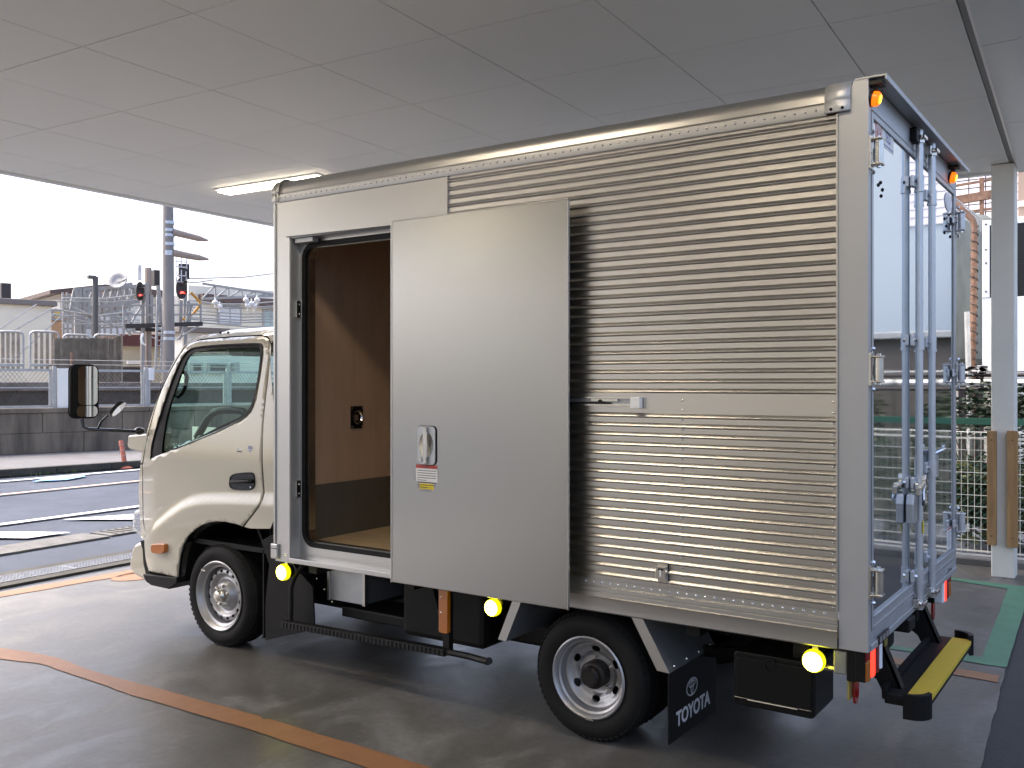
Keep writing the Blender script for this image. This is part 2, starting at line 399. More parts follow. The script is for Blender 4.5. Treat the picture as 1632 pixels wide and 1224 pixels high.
# drain channel along the forecourt edge: separate gratings
xg = SI(at_z(100, 910)); gx = xg[0]-.1
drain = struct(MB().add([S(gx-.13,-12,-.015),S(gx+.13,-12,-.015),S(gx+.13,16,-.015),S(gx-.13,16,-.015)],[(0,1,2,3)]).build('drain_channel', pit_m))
gm = MB(); Lg = .99
for sx in (-.125,.113): gm.box(sx,0,-.02,sx+.012,Lg,.006)
for k in range(34): gm.box(-.125,k*Lg/34,-.015,.125,k*Lg/34+.012,.004)
for k in range(5): gm.box(-.1+k*.045,0,-.012,-.092+k*.045,Lg,.003)
gm.box(-.125,Lg*.985,-.02,.125,Lg,.006)
gme = gm.mesh('drain_grating'); gme.materials.append(grate_m)
for k in range(-4, 16):
    o = link('drain_grating', gme, grate_m, drain); o.matrix_parent_inverse = Matrix.Identity(4); o.location = S(gx, k*1.0); o.rotation_euler = (0,0,SR)
for dx in (-.2, .2):
    a, b_ = gx+dx-.065, gx+dx+.065
    struct(MB().slab([S(a,-12,.002),S(b_,-12,.002),S(b_,16,.002),S(a,16,.002)], .02).build('channel_kerb', kerb_m))
# outer gutter strip of worn stone with a second grating
def dirpx(a, b): A, B = at_z(*a), at_z(*b); return A, (B-A).normalized()
A, d = dirpx((0,877),(214,842.5)); nrm_ = Vector((-d.y, d.x, 0)); w_ = (at_z(0,869)-at_z(0,884)).length*.5*.75
gut = struct(MB().slab([A-d*9-nrm_*w_+Vector((0,0,.003)), A+d*1.05-nrm_*w_+Vector((0,0,.003)), A+d*1.05+nrm_*w_+Vector((0,0,.003)), A-d*9+nrm_*w_+Vector((0,0,.003))], .02).build('gutter', stone_m))
for k in range(1,5):
    struct(MB().slab([A+d*(.1+k*1.0)-nrm_*w_*.8+Vector((0,0,.004)), A+d*(1.06+k*1.0)-nrm_*w_*.8+Vector((0,0,.004)), A+d*(1.06+k*1.0)+nrm_*w_*.8+Vector((0,0,.004)), A+d*(.1+k*1.0)+nrm_*w_*.8+Vector((0,0,.004))], .02).build('gutter_slab', stone_m, gut, bevel=.004))
    b = MB()
    for j in range(9):
        q = A+d*(.2+k*1.0+j*.09); b.bar(q-nrm_*w_*.6+Vector((0,0,.006)), q+nrm_*w_*.6+Vector((0,0,.006)), .03, .006)
    if k < 4: b.build('drain_slots', pit_m, gut, stuff=True)
# road paint
def strip(name, a, b, w, m, e0=0, e1=0, z=.004):
    A, d = dirpx(a, b); B = at_z(*b); n = Vector((-d.y, d.x, 0))*w/2; A = A-d*e0; B = B+d*e1; zz = Vector((0,0,z))
    return struct(MB().poly([A-n+zz, B-n+zz, B+n+zz, A+n+zz]).build(name, m))
strip('white_line', (0,767.7), (220,748.5), .13, paint_w, 8, 12)
strip('orange_line', (0,788.6), (220,766.5), .12, paint_o if False else mat('faded orange road paint', (.62,.36,.25), .6, var=.1), 8, 12)
strip('white_line', (0,836), (220,807), .13, paint_w, 8, 12)
paint('white_hatching', [(98.5,827.6),(214,819),(300,812),(300,826),(216,827.6)], paint_w)
paint('white_hatching', wob([(-120,850),(0,847),(112,848)])+[(43,857.6),(0,857),(-120,862)], paint_w)
paint('blue_arrow', [(51,767.3),(79,760.5),(133,757),(137,759),(107,764.5)], paint_b, z=.006)

# kerb and pavement across the road; its edge is the line K
K0, K1 = at_z(90,754), at_z(220,744.7); kd = (K1-K0).normalized(); kn = Vector((-kd.y, kd.x, 0))
W0, W1 = at_z(0,725.5,.12), at_z(220,715.7,.12); wd = (W1-W0).normalized(); wn_ = Vector((-wd.y, wd.x, 0))
W0 = Vector((W0.x, W0.y, 0)); wd.z = 0
def W(s, k, z=0.): return W0+wd*s+wn_*k+Vector((0,0,z))
def at_w(px, py, k):                            # photograph -> (s, z) on a plane k metres behind the retaining wall
    r = ray(px, py); t = ((W0+wn_*k-CAM).dot(wn_))/r.dot(wn_); p = CAM+r*t
    return (p-W0).dot(wd), p.z
struct(MB().slab([K0-kd*14+Vector((0,0,.12)), K1+kd*20+Vector((0,0,.12)), W(36,.2,.12), W(-18,.2,.12)], .14).build('pavement', pave_m))
kb = struct(MB().slab([K0-kd*14-kn*.02+Vector((0,0,.05)), K1+kd*20-kn*.02+Vector((0,0,.05)), K1+kd*20+kn*.1+Vector((0,0,.05)), K0-kd*14+kn*.1+Vector((0,0,.05))], .06).build('kerb', kerb_m))
ks = MB().box(0,0,0,.985,.15,.127).mesh('kerb_stone'); ks.materials.append(kerb_m)
for k in range(-12, 22):
    o = link('kerb_stone', ks, kerb_m, kb, bevel=.012); o.matrix_parent_inverse = Matrix.Identity(4)
    o.location = K0+kd*k-kn*.035; o.rotation_euler = (0,0,math.atan2(kd.y, kd.x))
g = MB()
for i in range(160):
    c = at_z(118,751.5)+Vector((random.gauss(0,.10), random.gauss(0,.45), 0)); h = random.uniform(.03,.09); a = random.uniform(0,6.3)
    g.add([c, c+Vector((math.cos(a)*.012, math.sin(a)*.012, 0)), c+Vector((random.uniform(-.03,.03), random.uniform(-.03,.03), h))], [(0,1,2)])
gr = g.build('grass', grass_m); tag(gr, 'small tuft of green weeds at the foot of the kerb', 'grass'); gr['kind'] = 'stuff'

# ================================================================== CANOPY CEILING
H = 3.4; T = .872
ceil = struct(MB().slab([S(-4.13,-12,H+.30),S(3.2,-12,H+.30),S(3.2,5.0,H+.30),S(-4.13,5.0,H+.30)], .27).build('ceiling', joint_m))
tile_cache = {}
def ctile(x0, x1, y0, y1):
    k = (round(x1-x0,3), round(y1-y0,3))
    if k not in tile_cache:
        tile_cache[k] = MB().box(.003,.003,-.0,k[0]-.003,k[1]-.003,.035).mesh('ceiling_panel'); tile_cache[k].materials.append(ceil_m)
    o = link('ceiling_panel', tile_cache[k], ceil_m, ceil); o.matrix_parent_inverse = Matrix.Identity(4)
    o.location = S(x0, y0, H+random.uniform(0,.0012)); o.rotation_euler = (0,0,SR)
xs = [-4.13]+[T*i for i in range(-4, 4)]+[3.2]
ys = [-12.]+[T*j for j in range(-13, 6)]+[4.99]
for i in range(len(xs)-1):
    for j in range(len(ys)-1): ctile(xs[i], xs[i+1], ys[j], ys[j+1])
# edge trims and the raised soffit strip on the right
for (x0, x1, y0, y1, z0, z1) in ((-4.19,-4.132,-12,5.06,H-.02,H+.45),(-4.132,3.2,4.992,5.06,H-.02,H+.45)):
    struct(MB().slab([S(x0,y0,z1),S(x1,y0,z1),S(x1,y1,z1),S(x0,y1,z1)], z1-z0).build('canopy_fascia', trim_w, bevel=.004))
sof = struct(MB().slab([S(3.205,-12,H+.45),S(3.60,-12,H+.45),S(3.60,5.06,H+.45),S(3.205,5.06,H+.45)], .38).build('soffit', joint_m))
for k in range(10):
    y0 = 5.05-(k+1)*1.745; o = MB(); prof = [(3.232,H-.004),(3.25,H-.02),(3.42,H-.012),(3.52,H+.03),(3.58,H+.09),(3.58,H+.12),(3.232,H+.12)]
    vs_ = [S(x, y0+.004, z) for x, z in prof]+[S(x, y0+1.741, z) for x, z in prof]; n = len(prof)
    o.add(vs_, [tuple(range(n)), tuple(range(n,2*n))[::-1]]+[(i,(i+1)%n,n+(i+1)%n,n+i) for i in range(n)])
    struct(o.build('soffit_panel', soffit_m, sof, smooth=True, ang=30))
struct(MB().slab([S(3.582,-12,H+.46),S(3.66,-12,H+.46),S(3.66,5.06,H+.46),S(3.582,5.06,H+.46)], .40).build('canopy_fascia', trim_w, bevel=.004))

def light_fixture(x, y, label):
    t = thing('ceiling_light', label, 'ceiling light', S(x, y, H), SR, 'fluorescent lights in the canopy ceiling')
    m = Matrix.Translation(S(x, y, 0)) @ Matrix.Rotation(SR, 4, 'Z')
    def bb(name, mt, *a):
        b = MB().box(*a); b.v = [tuple(m @ Vector(v)) for v in b.v]; return b.build(name, mt, t)
    bb('housing', white_pl, -.64,-.10,H-.012,.64,.10,H-.001)
    bb('diffuser', tube_m, -.61,-.075,H-.03,.61,.075,H-.0125)
    return t
lx, ly = SI(at_z(432,292,3.4))
light_fixture(lx, ly, 'lit fluorescent ceiling light seen above the front end of the box')
for i,(fx, fy) in enumerate(((lx, ly-3.488-.0), (lx+3.488, ly-3.488), (lx+5.7, ly-3.488), (lx+.0, ly-6.976), (lx+3.488, ly-6.976), (lx+.3,ly-10.4),(lx+3.488,ly-10.4))):
    light_fixture(fx, fy, 'lit ceiling light out of view, %s' % ('nearest the cab','nearest the box','nearest the box rear','far side by the street','far side mid canopy','by the street at the wall','at the wall mid canopy')[i])

# steel column with timber guards
def bxp(name, m, parent, p0, p1, zlo, zhi, depth, bevel=.004):
    return MB().box(p0.x, p0.y, zlo, p1.x, p0.y+depth, zhi).build(name, m, parent, bevel=bevel)
struct(MB().slab([S(3.202,-12,H+.012),S(3.230,-12,H+.012),S(3.230,5.0,H+.012),S(3.202,5.0,H+.012)],.01).build('ceiling_joint_strip', mat('joint strip',(.26,.26,.25),.6), ceil))
cA, cB = at_y(1579.5,900,5.02), at_y(1617,900,5.02)
colm = thing('column', 'cream steel canopy column with two timber corner guards', 'column', ((cA.x+cB.x)/2, 5.1, 0))
MB().box(cA.x,5.02,.0,cB.x,5.22,H-.005).build('shaft', colpaint, colm, bevel=.008)
for a, b_, z0, z1 in ((1573,1588,868,687),(1605,1622,872,687)):
    p, q = at_y(a, z0, 4.97), at_y(b_, z1, 4.97)
    bd = MB().box(p.x,4.965,p.z,q.x,5.017,q.z).build('timber_guard', board_m, colm, bevel=.004)
    for fz in (.08,.92):
        MB().cyl(((p.x+q.x)/2,4.966,p.z+(q.z-p.z)*fz),(0,-1,0),.007,.004,8).build('bolt', rust_m, bd)
# second column (street side, hidden mostly) not built: nothing of it shows

# ================================================================== THE TRUCK
truck = thing('box_truck', 'cream cab delivery truck with a ribbed aluminium box, its side door slid open', 'truck', (-2.3, .93, 0))
BW = 1.853; BL = -3.205
def mir(b):                                     # mirror a builder about the truck's centre line
    m = MB(); m.v = [(x, BW-y, z) for x, y, z in b.v]; m.f = [f[::-1] for f in b.f]; return m

# ---- box: corrugated near side
XV = at_y(1088, 600, 0).x; XF_ = -1.969; XR_ = -.110
ZT, ZB, ZM1, ZM0 = 2.606, .742, 1.546, 1.484
def corr_profile(zt, zb, pitch=.0407):
    p = [(0, zt)]; n = int((zt-zb)/pitch); z = zt-.012
    for i in range(n):
        if z-.014 < zb: break
        p += [(0, z), (-.0032, z-.0025), (-.0095, z-.0095), (-.0120, z-.0135), (-.0115, z-.0158), (-.0025, z-.0188), (0, z-.0205)]; z -= pitch
    p.append((0, zb)); return p
def extr(prof, x0, x1):
    n = len(prof); b = MB()
    return b.add([(x0, y, z) for y, z in prof]+[(x1, y, z) for y, z in prof], [(i, i+1, n+i+1, n+i) for i in range(n-1)])
prof = corr_profile(ZT, ZM1)+[(0, ZM1), (0, ZM0)]+corr_profile(ZM0, ZB)
side = extr(prof, XF_, XV+.012).build('corrugated_panel', alu_corr, truck, smooth=True, ang=25)
extr([(y-.0016, z) for y, z in prof], XV-.006, XR_).build('corrugated_panel', alu_corr, truck, smooth=True, ang=25)
MB().box(XF_-.006,-.012,ZT-.24,XF_+.001,.004,ZT+.002).build('panel_edge_trim', alu, truck)
MB().box(XR_-.006,-.013,ZB,XR_+.001,.004,ZT).build('panel_edge_trim', alu, truck)
rv = MB()
x = -3.19
while x < -.17: rv.rivet((x,-.013,2.632),(0,-1,0),.0065,.0045); x += .04
z = ZT-.02
while z > ZB:
    rv.rivet((XV-.001,-.002,z),(0,-1,0),.0062,.0045); rv.rivet((XR_-.018,-.002,z),(0,-1,0),.0062,.0045)
    if z > ZT-.25: rv.rivet((XF_+.018,-.001,z),(0,-1,0),.0062,.0045)
    z -= .0407
x = -1.2
while x < -.12: rv.rivet((x,-.0015,.728),(0,-1,0),.0068,.005); x += .04
rv.build('rivets', rivet_m, truck, smooth=True, stuff=True)
# bottom rail below the ribs, top rail with its rounded edge
brail = [(0,ZB),(-.003,ZB-.001),(-.003,.714),(-.013,.708),(-.013,.694),(-.010,.6915),(-.010,.689),(-.014,.686),(-.014,.672),(-.019,.668),(-.0165,.660),(-.0165,.606),(-.010,.600),(.03,.600)]
extr(brail, -2.30, XR_).build('bottom_rail', alu, truck, smooth=True, ang=25)
trail = [(.0,2.604),(-.011,2.606),(-.013,2.610),(-.013,2.648),(-.010,2.652),(-.014,2.656),(-.012,2.668)]
for i in range(11):
    a = i/10*R(90); trail.append((.072-.084*math.cos(a), 2.668+.068*math.sin(a)))
trail.append((.2, 2.737)); trail.append((.2,2.70))
extr(trail, -3.165, -.150).build('top_rail', alu, truck, smooth=True, ang=28)
def fcap(x0, x1, gr):
    return [(y-gr if y < .1 else y, z+gr*.6) for y, z in trail[1:]]
extr(fcap(0,0,.006), BL-.01, -3.163).build('roof_corner_cap', alu, truck, smooth=True, solid=.006)
MB().tube([(-3.163, y-.009, z+.004) for y, z in trail[3:-1]], .008, 6).build('cap_bead', alu, truck, smooth=True)
rc = extr([(y-.009 if y < .1 else y, z+.005) for y, z in trail[1:]], -.156, -.062).build('roof_corner_cap', post_m, truck, smooth=True, ang=28, solid=.008)
for xx in (-.132,-.09): MB().cyl((xx,-.0215,2.625),(0,-1,0),.006,.002,10).build('cap_bolt', black_p, rc)
# roof, far side, front wall
MB().box(-3.2,.1,2.70,-.02,BW-.08,2.738).build('roof', alu, truck)
fs_ = mir(extr(corr_profile(2.606,.742), -3.15, -.1)); fs_.build('far_side_panel', alu_corr, truck)
mir(extr(trail, BL, -.02)).build('top_rail', alu, truck, smooth=True, ang=28)
mir(extr(brail, BL, -.02)).build('bottom_rail', alu, truck)
MB().box(BL-.008,.03,.6,BL,BW-.03,2.70).build('front_wall', alu, truck)
# front side panel (flat) around the loading door opening
fp = [(-3.197,.603),(-3.197,2.604),(-1.97,2.604),(-1.97,2.33),(-2.30,2.402),(-2.30,2.412),(-3.105,2.418),(-3.105,2.406),(-3.083,2.406),(-3.083,.628),(-2.0,.618),(-2.0,.603)]
MB().prism(fp, 'y', -.006, .012).build('front_side_panel', alu, truck)
MB().prism([(-3.205,2.604),(-3.205,.62),(-3.191,.62),(-3.191,2.604)], 'y', -.014, .03).build('front_corner_post', alu, truck, bevel=.003)
MB().tube([(-3.207,.012,.63),(-3.207,.012,2.6)], .018, 8).build('front_corner_bead', alu, truck, smooth=True)
MB().prism([(-3.11,2.418),(-3.11,2.409),(-2.0,2.396),(-2.0,2.405)], 'y', -.018, -.004).build('drip_strip', alu, truck)
sl = MB().box(-3.085,-.010,.604,-1.2,.0,.630); sl.build('sill_lip', alu, truck, bevel=.002)
cb = MB().box(-3.222,-.022,.615,-3.165,.03,.700).build('corner_bracket', alu, truck, bevel=.006)
MB().box(-3.218,-.0235,.672,-3.169,-.02,.676).build('bracket_groove', print_d, cb)
MB().rivet((-3.115,-.006,.648),(0,-1,0),.008,.005,8).rivet((-3.18,-.022,.63),(0,-1,0),.004,.003,8).build('bracket_bolt', rivet_m, cb, smooth=True)
# recess behind the open door
IN = .085
MB().box(-3.083,.0,.62,-3.078,IN,2.412).build('recess_jamb', post_m, truck)
MB().box(-3.08,.0,2.400,-1.9,IN,2.412).build('recess_head', post_m, truck)
MB().box(-3.08,.005,.612,-1.9,IN,.622).build('recess_sill', alu, truck)
MB().box(-2.78,IN-.004,.632,-2.0,IN-.001,.672).build('sill_plate', post_m, truck)
def rrect(x0, z0, x1, z1, r, n=6):
    P = []
    for cx, cz, a0 in ((x1-r,z1-r,0),(x0+r,z1-r,90),(x0+r,z0+r,180),(x1-r,z0+r,270)):
        for i in range(n+1): a = R(a0+90*i/n); P.append((cx+r*math.cos(a), cz+r*math.sin(a)))
    return P
OP = rrect(-3.046,.700,-1.35,2.366,.075)
sheet([(-3.078,.622),(-1.25,.622),(-1.25,2.402),(-3.078,2.402)], [OP], .3, lambda x, z: (x, IN, z)).build('door_surround', alu, truck, solid=.02)
def ring(P0, P1, y0, y1):
    n = len(P0); b = MB(); vs = [(x,y0,z) for x,z in P0]+[(x,y0,z) for x,z in P1]+[(x,y1,z) for x,z in P0]+[(x,y1,z) for x,z in P1]; f = []
    for i in range(n):
        j = (i+1) % n; f += [(i,j,n+j,n+i),(2*n+i,3*n+i,3*n+j,2*n+j),(i,2*n+i,2*n+j,j),(n+i,n+j,3*n+j,3*n+i)]
    return b.add(vs, f)
ring(rrect(-3.060,.688,-1.335,2.380,.088), rrect(-3.034,.712,-1.36,2.354,.065), IN-.022, IN+.002).build('door_seal', black_p, truck, smooth=True)
ring(rrect(-3.032,.711,-1.36,2.354,.063), rrect(-3.028,.715,-1.364,2.350,.06), IN+.002, IN+.05).build('opening_liner', steel, truck)
for (px_, py_) in ((471,493),(471,779)):
    p = at_y(px_, py_, .04)
    k = MB().box(-3.078,.028,p.z-.048,-3.066,.070,p.z+.048).build('striker_plate', white_pl if False else steel, truck, bevel=.003)
    MB().prism([(a, c) for a, c in [(.049+.010*math.cos(t), p.z+(.026 if math.sin(t)>0 else -.026)+.010*math.sin(t)) for t in [i*math.pi/6 for i in range(12)]]], 'x', -3.0662, -3.0645).build('striker_slot', black_p, k)
    for s in (-1,1): MB().rivet((-3.0645,.049,p.z+s*.026),(1,0,0),.006,.004,8).build('striker_bolt', chrome, k, smooth=True)
MB().box(-3.06,.01,2.372,-2.92,.055,2.398).build('head_stop', post_m, truck, bevel=.003)
# interior
MB().box(-3.185,.10,1.004,-3.17,BW-.03,2.66).build('bulkhead_lining', wood_w, truck)
MB().box(-3.184,.10,.68,-3.166,BW-.03,1.004).build('bulkhead_kick_plate', kick_m, truck)
MB().box(-3.18,.10,.655,-.08,BW-.04,.685).build('cargo_floor', wood_f, truck)
MB().box(-3.18,BW-.045,1.004,-.08,BW-.03,2.66).build('far_wall_lining', wood_w, truck)
MB().box(-3.18,BW-.047,.685,-.08,BW-.028,1.004).build('far_wall_kick_plate', kick_m, truck)
MB().box(-3.18,.05,2.655,-.08,BW-.03,2.69).build('headlining', wood_w, truck)
MB().box(-1.3,.075,.62,-.10,.09,2.66).build('near_wall_lining', wood_w, truck)
p = at_x(568.5,665,-3.165)
ll = MB().box(-3.169,p.y-.052,p.z-.068,-3.162,p.y+.052,p.z+.068).build('lashing_plate', black_p, truck, bevel=.004)
MB().lathe([(.034,0),(.040,.004),(.043,.010),(.036,.012),(.030,.004)], (-3.162,p.y,p.z), (1,0,0), 20).build('lashing_ring', chrome, ll, smooth=True)
MB().box(-3.162,p.y-.03,p.z-.02,-3.15,p.y,p.z+.018).build('latch_tongue', steel, ll, bevel=.003)
for s in (-1,1):
    for q in (-1,1): MB().rivet((-3.162,p.y+s*.042,p.z+q*.056),(1,0,0),.006,.004,6).build('plate_screw', chrome, ll)

# ---- sliding door, slid back along the side
sdr = MB().box(-2.250,-.100,.612,-1.233,-.089,2.400).build('sliding_door', alu_door, truck, bevel=.004)
MB().box(-2.254,-.103,.610,-2.246,-.086,2.402).build('edge_trim', alu, sdr, bevel=.002)
MB().box(-2.25,-.103,2.396,-1.231,-.086,2.402).build('edge_trim', alu, sdr, bevel=.002)
MB().box(-1.2345,-.1025,.611,-1.230,-.089,2.396).build('edge_trim', alu, sdr, bevel=.002)
ha, hb = at_y(666,684,-.1), at_y(696,736,-.1)
hx, hz = (ha.x+hb.x)/2, (ha.z+hb.z)/2; hw, hh = .055, .092
P0 = rrect(hx-hw,hz-hh,hx+hw,hz+hh,.022); el = [(hx+.044*math.cos(2*math.pi*(i+.5)/28), hz+.064*math.sin(2*math.pi*(i+.5)/28)) for i in range(28)]
hp = sheet(P0,[el],.02,lambda x,z:(x,-.108,z)).build('handle_bezel', lining_g, sdr, solid=.008, bevel=.001)
MB().lathe([(1.0,0),(1.0,.004),(.9,.006),(.82,.0015)], (0,0,0),(0,-1,0),28)
b = MB(); 
for i in range(28):
    j = (i+1) % 28; c0, c1 = el[i], el[j]
    b.add([(c0[0],-.108,c0[1]),(c1[0],-.108,c1[1]),(hx+(c1[0]-hx)*.7,-.085,hz+(c1[1]-hz)*.75),(hx+(c0[0]-hx)*.7,-.085,hz+(c0[1]-hz)*.75)],[(0,1,2,3)])
b.add([(hx+(c[0]-hx)*.7,-.085,hz+(c[1]-hz)*.75) for c in el],[tuple(range(28))]); 
# the well stands on the door skin
w2 = MB(); w2.v = [(x, y-.018 if y > -.09 else y, z) for x,y,z in b.v]; w2.f = b.f
w2.build('handle_well', steel, hp, smooth=True, ang=50)
MB().prism([(hx-.009,hz-.088),(hx+.011,hz-.088),(hx+.011,hz-.066),(hx+.015,hz-.055),(hx+.015,hz+.055),(hx+.011,hz+.066),(hx+.011,hz+.088),(hx-.011,hz+.088),(hx-.011,hz+.066),(hx-.013,hz+.055),(hx-.013,hz-.055),(hx-.009,hz-.066)],'y',-.121,-.1085).build('pull_lever', steel, hp, bevel=.003)
MB().cyl((hx-.035,-.109,hz-.068),(0,-1,0),.010,.004,14).build('lock_cylinder', steel, hp, smooth=True)
ring(rrect(hx-hw-.003,hz-hh-.003,hx+hw+.004,hz+hh+.003,.024), rrect(hx-hw-.0005,hz-hh-.0005,hx+hw+.0005,hz+hh+.0005,.022), -.104,-.1).build('bezel_gasket', black_p, hp)
sa, sb = at_y(663.5,740,-.1), at_y(697,769,-.1)
st = MB().box(sa.x,-.1012,sb.z,sb.x,-.100,sa.z).build('warning_sticker', sticker_w, sdr)
MB().box(sa.x,-.1018,sa.z-.017,sb.x,-.1011,sa.z).build('sticker_band', sticker_r, st)
text('sticker_heading','注意',.013,print_d,((sa.x+sb.x)/2,-.102,sa.z-.009),(1,0,0),(0,0,1),st)
pl = MB()
for r_ in range(8):
    x = sa.x+.008; z = sa.z-.028-r_*.0115
    while x < sb.x-.01:
        w = random.uniform(.003,.014); w = min(w, sb.x-.007-x); pl.box(x,-.1016,z-.0018,x+w,-.1011,z+.0018); x += w+.0025
        if r_ in (4,7) and x > sa.x+.06: break
pl.build('sticker_print', print_d, st, stuff=True)
sa, sb = at_y(669,770,-.1), at_y(691,781,-.1)
st = MB().box(sa.x,-.1012,sb.z,sb.x,-.100,sa.z).build('caution_sticker', sticker_y, sdr)
pl = MB()
for r_ in range(4):
    x = sa.x+.006; z = sa.z-.008-r_*.009
    while x < sb.x-.012: w = random.uniform(.003,.012); pl.box(x,-.1016,z-.001,x+w,-.1011,z+.001); x += w+.0035
pl.build('sticker_print', print_d, st, stuff=True)
# rail of the sliding door on the flat strip
tr = MB().box(-1.95,-.018,1.500,-.955,-.003,1.506).box(-1.95,-.018,1.532,-.955,-.003,1.538).box(-1.95,-.012,1.506,-.955,-.003,1.510).build('door_track', steel, truck)
MB().box(-1.95,-.010,1.510,-.955,-.0025,1.532).build('track_channel', lining_g, tr)
MB().box(-1.30,-.026,1.508,-1.07,-.012,1.516).build('runner', black_p, tr)
MB().box(-1.16,-.024,1.520,-1.03,-.012,1.530).build('runner_arm', steel, tr)
MB().cyl((-1.115,-.018,1.519),(0,-1,0),.009,.010,12).build('roller', hub_dark, tr, smooth=True)
ca, cb_ = at_y(1005,633,-.03), at_y(1020,651,-.03)
MB().box(ca.x,-.036,cb_.z,cb_.x,-.004,ca.z).build('track_end_cap', white_pl, tr, bevel=.003)
# catch low on the ribbed panel
ca, cb_ = at_y(1047,897,-.02), at_y(1063,929,-.02)
ct = MB().box(ca.x,-.014,cb_.z-.004,cb_.x,-.010,ca.z+.004).box(ca.x-.002,-.032,cb_.z+.012,cb_.x-.002,-.012,ca.z-.012).build('door_catch', steel, truck, bevel=.002)
MB().box((ca.x+cb_.x)/2-.005,-.034,(ca.z+cb_.z)/2-.014,(ca.x+cb_.x)/2+.001,-.0315,(ca.z+cb_.z)/2+.014).build('catch_slot', white_pl, ct)
MB().box((ca.x+cb_.x)/2-.012,-.0335,(ca.z+cb_.z)/2+.012,(ca.x+cb_.x)/2+.012,-.0315,(ca.z+cb_.z)/2+.02).build('catch_slot', black_p, ct)

